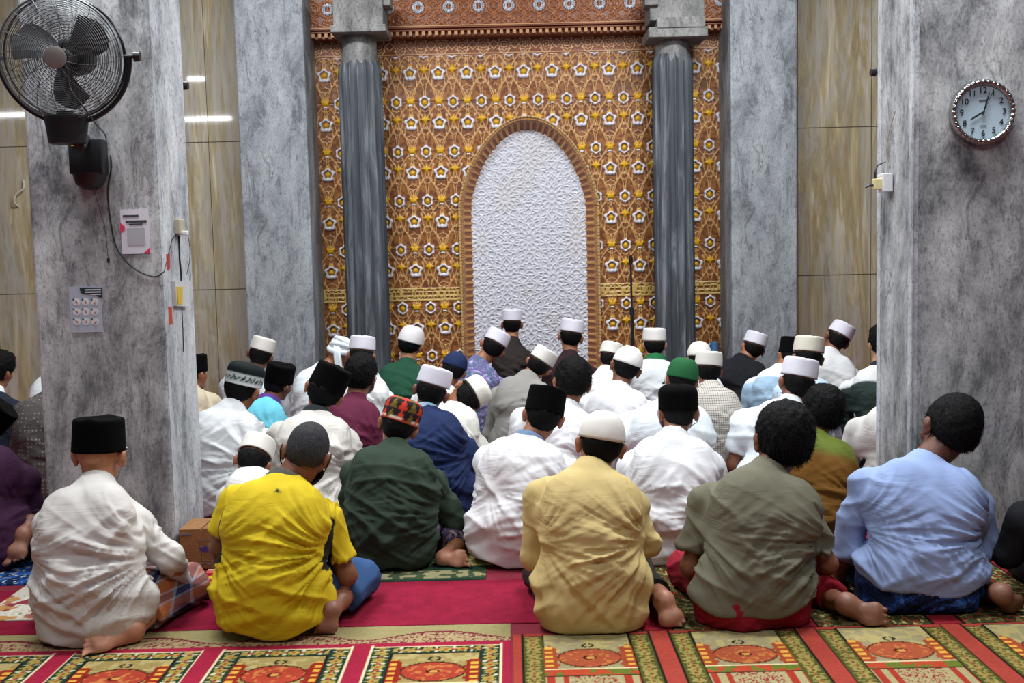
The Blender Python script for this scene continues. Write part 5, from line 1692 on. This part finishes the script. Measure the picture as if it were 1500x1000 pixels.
# red tape strips and little hanging bag
def sidequad(name, pts, mat, label, cat, th=.003, parent=None):
    P = [side(x, y) for x, y in pts]; o0 = np.mean(P, axis=0)
    V = [p - o0 for p in P] + [p - o0 + [th, 0, 0] for p in P]
    n = len(P); F_ = [list(range(n)), list(range(2 * n - 1, n - 1, -1))] + [[i, (i + 1) % n, n + (i + 1) % n, n + i] for i in range(n)]
    o = link(name, new_mesh(name, V, F_, False), mat, parent, o0); props(o, label, cat) if label else None
    return o
RED = plain('red_tape', 'b02820', .45)
sidequad('tape_strip', [(243, 372), (248, 372), (248, 394), (244, 396)], RED, 'upper red tape strip on the left pillar side', 'tape')
sidequad('tape_strip', [(246, 449), (251, 449), (252, 474), (247, 476)], plain('orange_tape', 'b8421f', .45), 'lower orange red tape strip on the left pillar side', 'tape')
m, nt, b = nodemat('clear_plastic'); b.inputs['Base Color'].default_value = (.75, .78, .8, 1); b.inputs['Roughness'].default_value = .2; b.inputs['Alpha'].default_value = .75
bag = sidequad('hanging_pouch', [(250, 412), (273, 412), (271, 449), (253, 448)], m, 'clear plastic pouch holding a yellow packet on the left pillar side', 'pouch', .02)
yq = sidequad('packet', [(252, 420), (260, 420), (260, 446), (254, 446)], plain('yellow_packet', 'd2b42c', .4), None, None, .024); yq.parent = bag; yq.location = Vector(yq.location) - Vector(bag.location)

# posters
def onfront(name, px0, py0, px1, py1, mat, label, cat, Y=YN, th=.003, parent=None):
    a = at(px0, py0, Y); c = at(px1, py1, Y)
    w = abs(c[0] - a[0]); h_ = abs(a[2] - c[2]); cen = np.array([(a[0] + c[0]) / 2, Y - th / 2 - .001, (a[2] + c[2]) / 2])
    if parent is None:
        o = MB().box((0, 0, 0), (w, th, h_)).build(name, mat); o.location = cen; props(o, label, cat); return o
    mb = MB().box(cen - np.array(parent.location), (w, th, h_)); return mb.build(name, mat, parent)
PAPER = plain('poster_paper', 'd9d8e2', .5); INK = plain('poster_ink', '3c3c44', .5); PINK = plain('poster_pink', 'd33a63', .5)
p1 = onfront('payment_poster', 176, 307, 221, 371, PAPER, 'white poster with pink corners and a blank square on the left pillar', 'poster')
def flatpoly(parent, pts, mat, name, Y, off=.0058):
    P = [at(x, y, Y) for x, y in pts]; o0 = np.array(parent.location)
    V = [p - o0 - [0, off, 0] for p in P] + [p - o0 - [0, off - .001, 0] for p in P]
    n = len(P); F_ = [list(range(n)), list(range(2 * n - 1, n - 1, -1))] + [[i, (i + 1) % n, n + (i + 1) % n, n + i] for i in range(n)]
    return link(name, new_mesh(name, V, F_, False), mat, parent)
flatpoly(p1, [(176.5, 326), (183, 331), (184, 336), (176.5, 342)], PINK, 'pink_corner', YN)
flatpoly(p1, [(211, 370.5), (220.5, 362), (220.5, 370.5)], PINK, 'pink_corner', YN)
for a_ in ((180, 315, 203, 317), (184, 323, 215, 325.5), (189, 327.5, 209, 328.7)):
    onfront('print_line', a_[0], a_[1], a_[2], a_[3], INK, None, None, YN - .004, .001, p1)
onfront('print_square', 186, 334, 213, 358, plain('poster_grey', 'aeaeb6', .5), None, None, YN - .004, .001, p1)
p2 = onfront('round_icon_poster', 101, 420, 151, 486, plain('poster_lilac', 'b4bccc', .5), 'pale poster with nine round pictures and a dark green header on the left pillar', 'poster')
flatpoly(p2, [(117, 421), (150.5, 421), (150.5, 436), (145, 435), (140, 431), (128, 431), (119, 429)], plain('poster_green', '1c3a38', .5), 'green_header', YN)
for y in (423.5, 427, 430.5): onfront('print_line', 125 if y < 430 else 133, y, 148, y + 1.3, PAPER, None, None, YN - .005, .001, p2)
DISC = plain('poster_white', 'dfe3ea', .5); ICON = plain('icon_orange', 'b8866c', .5); ICG = plain('icon_green', '3a6a58', .5)
for j in range(3):
    for i in range(3):
        c = at(112.5 + 13.3 * i + .3 * j, 442 + 14.3 * j, YN) - np.array(p2.location)
        mb = MB(); mb.tube([c - [0, .004, 0], c - [0, .005, 0]], .017, 20); ob = mb.build('round_picture', DISC, p2)
        mb = MB(); mb.tube([c + [.001, -.005, -.001 * (i - 1)], c + [0, -.006, 0]], .0085, 7); mb.build('icon', ICON, ob)
        mb = MB(); mb.tube([c + [-.012, -.005, .011], c + [-.012, -.006, .011]], .0045, 10); mb.build('number_dot', ICG, ob)
# pegs & hook on the tiled wall
cable([(34, 264, YT), (34, 276, YT - .03), (24, 284, YT - .04), (21, 296, YT - .04), (28, 303, YT)], .008, CABLEW, 'short cream wire end sticking out of the left tiled wall', 'wire_end')

# clock
def clock():
    Yk = YN + .04
    c = at(1440, 164, Yk - .03); R = 46.5 / F * (Yk - .03)
    t = empty('wall_clock', c, 'round silver wall clock with scalloped rim on the near right pillar', 'clock', rz=0)
    t.rotation_euler = (0, math.radians(-1), 0)
    n = 120
    V = []; prof = [(R * .99, .028), (R, .012), (R * .985, -.004), (R * .93, -.016), (R * .86, -.012), (R * .83, .0)]
    for r, y in prof:
        for k in range(n):
            a = 2 * PI * k / n; s = .5 + .5 * math.cos(a * 36)
            rr = r * (1 + .018 * s * (r > R * .9)); V.append((rr * math.cos(a), y - .006 * s * (r > R * .84), rr * math.sin(a)))
    n_ = len(prof); Fq = []
    for i in range(n_ - 1):
        for k in range(n): Fq.append([i * n + k, (i + 1) * n + k, (i + 1) * n + (k + 1) % n, i * n + (k + 1) % n])
    link('rim', new_mesh('rim', V, np.array(Fq), False), CHROME, t)
    mb = MB(); mb.tube([(0, .028, 0), (0, .002, 0)], R * .86, 64); mb.build('dial', plain('dial', 'bcd6e4', .4), t)
    NUM = plain('numeral', '16181c', .5)
    RM = Matrix.Rotation(PI / 2, 4, 'X')
    for i in range(1, 13):
        a = PI / 2 - 2 * PI * i / 12
        me = text(str(i), .037); me.transform(Matrix.Translation((R * .66 * math.cos(a), 0, R * .66 * math.sin(a))) @ RM)
        link('numeral', me, NUM, t)
    mb = MB()
    for k in range(60):
        a = 2 * PI * k / 60; p = np.array([math.cos(a), 0, math.sin(a)]); mb.tube([p * R * .79, p * R * (.805 if k % 5 else .82)], .0008 if k % 5 else .0014, 4)
    mb.build('minute_marks', NUM, t)
    def hand(a, l, w, nm, y):
        d = np.array([math.sin(a), 0, math.cos(a)]); p = np.array([d[2], 0, -d[0]])
        V = []
        for yy in (y, y - .0015):
            for q, ww in ((-.15 * l, w * .5), (0, w), (l * .75, w * 1.1), (l, w * .2)):
                V += [d * q - p * ww + [0, yy, 0], d * q + p * ww + [0, yy, 0]]
        Fq = []
        for i in range(3): Fq += [[2 * i, 2 * i + 1, 2 * i + 3, 2 * i + 2], [8 + 2 * i, 10 + 2 * i, 11 + 2 * i, 9 + 2 * i]]
        for i in range(3): Fq += [[2 * i, 2 * i + 2, 10 + 2 * i, 8 + 2 * i], [2 * i + 1, 9 + 2 * i, 11 + 2 * i, 2 * i + 3]]
        link(nm, new_mesh(nm, V, Fq, False), NUM, t)
    hand(math.radians(241), R * .47, .0035, 'hour_hand', -.003)
    hand(math.radians(18), R * .62, .0028, 'minute_hand', -.006)
    hand(math.radians(25), R * .78, .0008, 'second_hand', -.009)
    mb = MB(); mb.tube([(0, 0, 0), (0, -.011, 0)], .005, 16); mb.build('hub', CHROME, t)
    mb = MB(); mb.box((0, 0, R * .36), (.034, .001, .006)); mb.box((0, 0, -R * .42), (.03, .001, .004)); mb.build('print_line', plain('dial_print', '5a6a74', .5), t)
clock()
# socket on the right pillar
XR = xc - .006
def sideR(px, py):
    d = ray(px, py); t = XR / d[0]; return CAM + d * t
c0 = sideR(1301, 268)
t = empty('wall_socket', c0, 'white wall socket box with an ivory adapter beside the right pillar edge', 'socket')
mb = MB(); mb.box((-.022, -.02, 0), (.045, .09, .085), bev=.004); mb.build('housing', WHITEP, t)
mb = MB(); mb.box((-.06, -.02, -.005), (.035, .05, .05), bev=.004); mb.build('adapter', plain('ivory_adapter', 'd8cc98', .5), t)
mb = MB(); mb.tube([(-.075, -.02, -.01), (-.095, -.02, -.01), (-.115, -.02, -.02)], [.008, .006, .003], 8); mb.build('plug', BLACK, t)
mb = MB(); ps = [c0 + [-.068, -.02, .02], c0 + [-.068, -.02, .05], c0 + [-.05, 0, .085], c0 + [-.005, .02, .1]]; mb.tube([p - c0 for p in ps], [.007, .005, .003, .003], 6); mb.build('cord', BLACK, t)
mb = MB(); ps = [sideR(x, y) for x, y in ((1313, 162), (1304, 190), (1299, 220), (1300, 245), (1298, 258))]; mb.tube([p - ps[0] - [.004, 0, 0] for p in ps], .003, 6); o = mb.build('cable', CABLEW, None, True); o.location = ps[0]; props(o, 'cream cable running down the right pillar into the white socket box', 'cable')

# microphone stand
def mic():
    Y = 8.75; b_ = at(926, 480, Y); z0 = at(923, 376, Y)[2]
    t = empty('microphone_stand', (b_[0], Y, 0), 'thin black microphone stand in front of the golden wall right of the niche', 'stand')
    mb = MB(); mb.tube([(0, 0, .03), (0, 0, at(926, 455, Y)[2])], .013, 10); mb.tube([(0, 0, at(926, 456, Y)[2]), (-.005, 0, z0 - .05)], .008, 10); mb.build('pole', BLACK, t, True)
    mb = MB(); zc = at(926, 456, Y)[2]; mb.tube([(0, 0, zc - .03), (0, 0, zc + .03)], .019, 10); mb.tube([(-.03, 0, zc - .01), (.03, 0, zc - .01)], .009, 8); mb.build('clutch', BLACK, t, True)
    mb = MB(); mb.tube([(-.005, 0, z0 - .06), (-.005, -.01, z0 - .01), (-.005, -.02, z0 + .01)], [.014, .018, .01], 10); mb.build('clip', BLACK, t, True)
    for k in range(3):
        a = 2 * PI * k / 3 + .5; mb = MB(); mb.tube([(0, 0, .12), (.2 * math.cos(a), .2 * math.sin(a), .012)], .008, 8); mb.build('leg', BLACK, t, True)
mic()
# blue tube
Yb_ = 9.1; p = at(1046, 500, Yb_)
mb = MB(); R_ = .03
mb.loft([(0, .03, .03), (.004, .033, .033), (p[2] - .02, .033, .033), (p[2] - .004, .031, .031), (p[2], .024, .024), (p[2] + .002, .004, .004)], 28)
o = mb.build('blue_tube', plain('blue_plastic', '3a6f9e', .4), None, True); o.location = (p[0], Yb_, 0); props(o, 'upright blue plastic tube standing by the right end of the golden wall', 'tube')
# cardboard box
def box():
    y0 = flr(290, 836)[1]; xL = at(262, 800, y0)[0]; xR_ = xL + .2; h_ = at(290, 777, y0)[2]
    m, nt, b = nodemat('cardboard'); n_ = noise(nt, coords(nt, scale=(1, 1, 8)), 30, 3); L(nt, ramp(nt, n_, [(.3, lin4('8a6038')), (.7, lin4('a8784a'))]), b.inputs['Base Color']); b.inputs['Roughness'].default_value = .85
    t = empty('cardboard_box', ((xL + xR_) / 2, y0 + .01, 0), 'brown cardboard carton with a purple glass printed on it beside the left pillar', 'box')
    w = xR_ - xL; d = .2
    MB().box((0, d / 2, h_ / 2 + .003), (w, d, h_ - .006), bev=.003).build('carton', m, t)
    for s in (-1, 1):
        MB().box((s * w * .255, d / 2, h_ + .002), (w * .48, d, .004)).build('flap', m, t)
    PUR = plain('print_purple', '4a3f86', .6); GRY = plain('print_grey', '6d6a7a', .6)
    mb = MB(); cx = -w / 2 + .115; zc = h_ * .5
    for sx in (-1, 1):
        mb.tube([(cx + sx * .028, -.001, zc + .045), (cx + sx * .022, -.001, zc + .012)], .0018, 4); mb.tube([(cx + sx * .018, -.001, zc - .006), (cx + sx * .02, -.001, zc - .05)], .0018, 4)
    mb.tube([(cx - .028, -.001, zc + .045), (cx + .028, -.001, zc + .045)], .0015, 4); mb.tube([(cx - .02, -.001, zc - .05), (cx + .02, -.001, zc - .05)], .0015, 4)
    mb.build('glass_outline', GRY, t)
    V = [(cx + .026 * math.cos(a), y, zc + .004 + .012 * math.sin(a) + .003 * math.sin(5 * a)) for y in (-.002, 0) for a in np.linspace(0, 2 * PI, 24, endpoint=False)]
    mb = MB().add(V, [list(range(24)), list(range(47, 23, -1))] + [[i, (i + 1) % 24, 24 + (i + 1) % 24, 24 + i] for i in range(24)]); mb.build('print_purple', PUR, t)
    mb = MB(); mb.tube([(x, -.001, .03 + .004 * math.sin(x * 160)) for x in np.linspace(-w / 2 + .01, w / 2 - .01, 60)], .0018, 4); mb.box((-w / 2 + .03, -.001, h_ - .02), (.05, .002, .008)); mb.build('printed_border', GRY, t)
box()
# red folded cloth next to the old man's hand
def cloth():
    a = flr(303, 872); R_ = LC
    def fn(X, Y):
        C = np.tile(LC('8e1420'), X.shape + (1,)); u = X - a[0]; v = Y - a[1]
        e = np.sqrt((u / .1) ** 2 + ((v - .02) / .13) ** 2)
        put(C, (np.abs(e - .72) < .09), 'c4a02c'); put(C, (np.abs(e - .35) < .05), 'c4a02c'); put(C, (np.abs(v - .2) < .05) & (np.abs(u) < .1), 'c05a58'); put(C, (np.abs(v - .2) < .02) & (np.abs(u) < .07), 'e0b0a0')
        return C
    rug('folded_prayer_mat', a[0] - .045, a[0] + .075, a[1] - .06, a[1] + .2, fn, 'folded red prayer mat with gold embroidery beside the old man in white', z=.02, wav=.035, zb=.006, step=(.005, .005), cat='mat')
cloth()

# ------------------------------------------------------------------ lights
def area(name, loc, size, e, col=(1, 1, 1), rot=(0, 0, 0)):
    l = bpy.data.lights.new(name, 'AREA'); l.shape = 'RECTANGLE'; l.size, l.size_y = size; l.energy = e; l.color = col
    o = bpy.data.objects.new(name, l); COL.objects.link(o); o.location = loc; o.rotation_euler = rot
    return o
for i, (x, y) in enumerate([(-1.7, 1.4), (1.7, 1.4), (-1.7, 4.4), (1.7, 4.4), (-1.6, 7.0), (1.6, 7.0)]):
    area('ceiling_lamp', (x, y, 4.3), (1.3, .5), (50 if y < 3 else 116 if y < 6 else 122), (.97, .985, 1.0))
TUBE = plain('tube_glow', 'ffffff', .5, 0, 'f4f8ff', 60)
def tube_lamp(px, py, Ld, ln, label):
    p = at(px, py, YT); d = p - CAM; q = p + np.array([d[0], -d[1], d[2]]) * (Ld / d[1])
    t = empty('tube_lamp', q, label, 'lamp')
    mb = MB(); mb.tube([(-ln / 2, 0, 0), (ln / 2, 0, 0)], .016, 12); mb.build('tube', TUBE, t, True)
    mb = MB(); mb.box((0, 0, .04), (ln + .06, .06, .04), bev=.006); mb.build('housing', WHITEP, t)
    mb = MB(); mb.tube([(0, 0, .05), (0, 0, max(.1, 4.55 - q[2]))], .008, 6); mb.build('hanger', WHITEP, t)
tube_lamp(303, 174, 6.0, .66, 'white tube lamp on a thin rod whose glare shows on the left tiles')
tube_lamp(15, 168, 6.0, .5, 'white tube lamp on a thin rod whose glare shows on the far left tiles')
tube_lamp(287, 116, 3.5, .18, 'short white lamp on a thin rod mirrored high on the left tiles')
w = bpy.data.worlds.new('world'); SC.world = w; w.use_nodes = True
w.node_tree.nodes['Background'].inputs[0].default_value = (.68, .71, .76, 1); w.node_tree.nodes['Background'].inputs[1].default_value = .12
SC.view_settings.view_transform = 'Standard'; SC.view_settings.look = 'None'; SC.view_settings.gamma = 1; SC.view_settings.exposure = 0.05
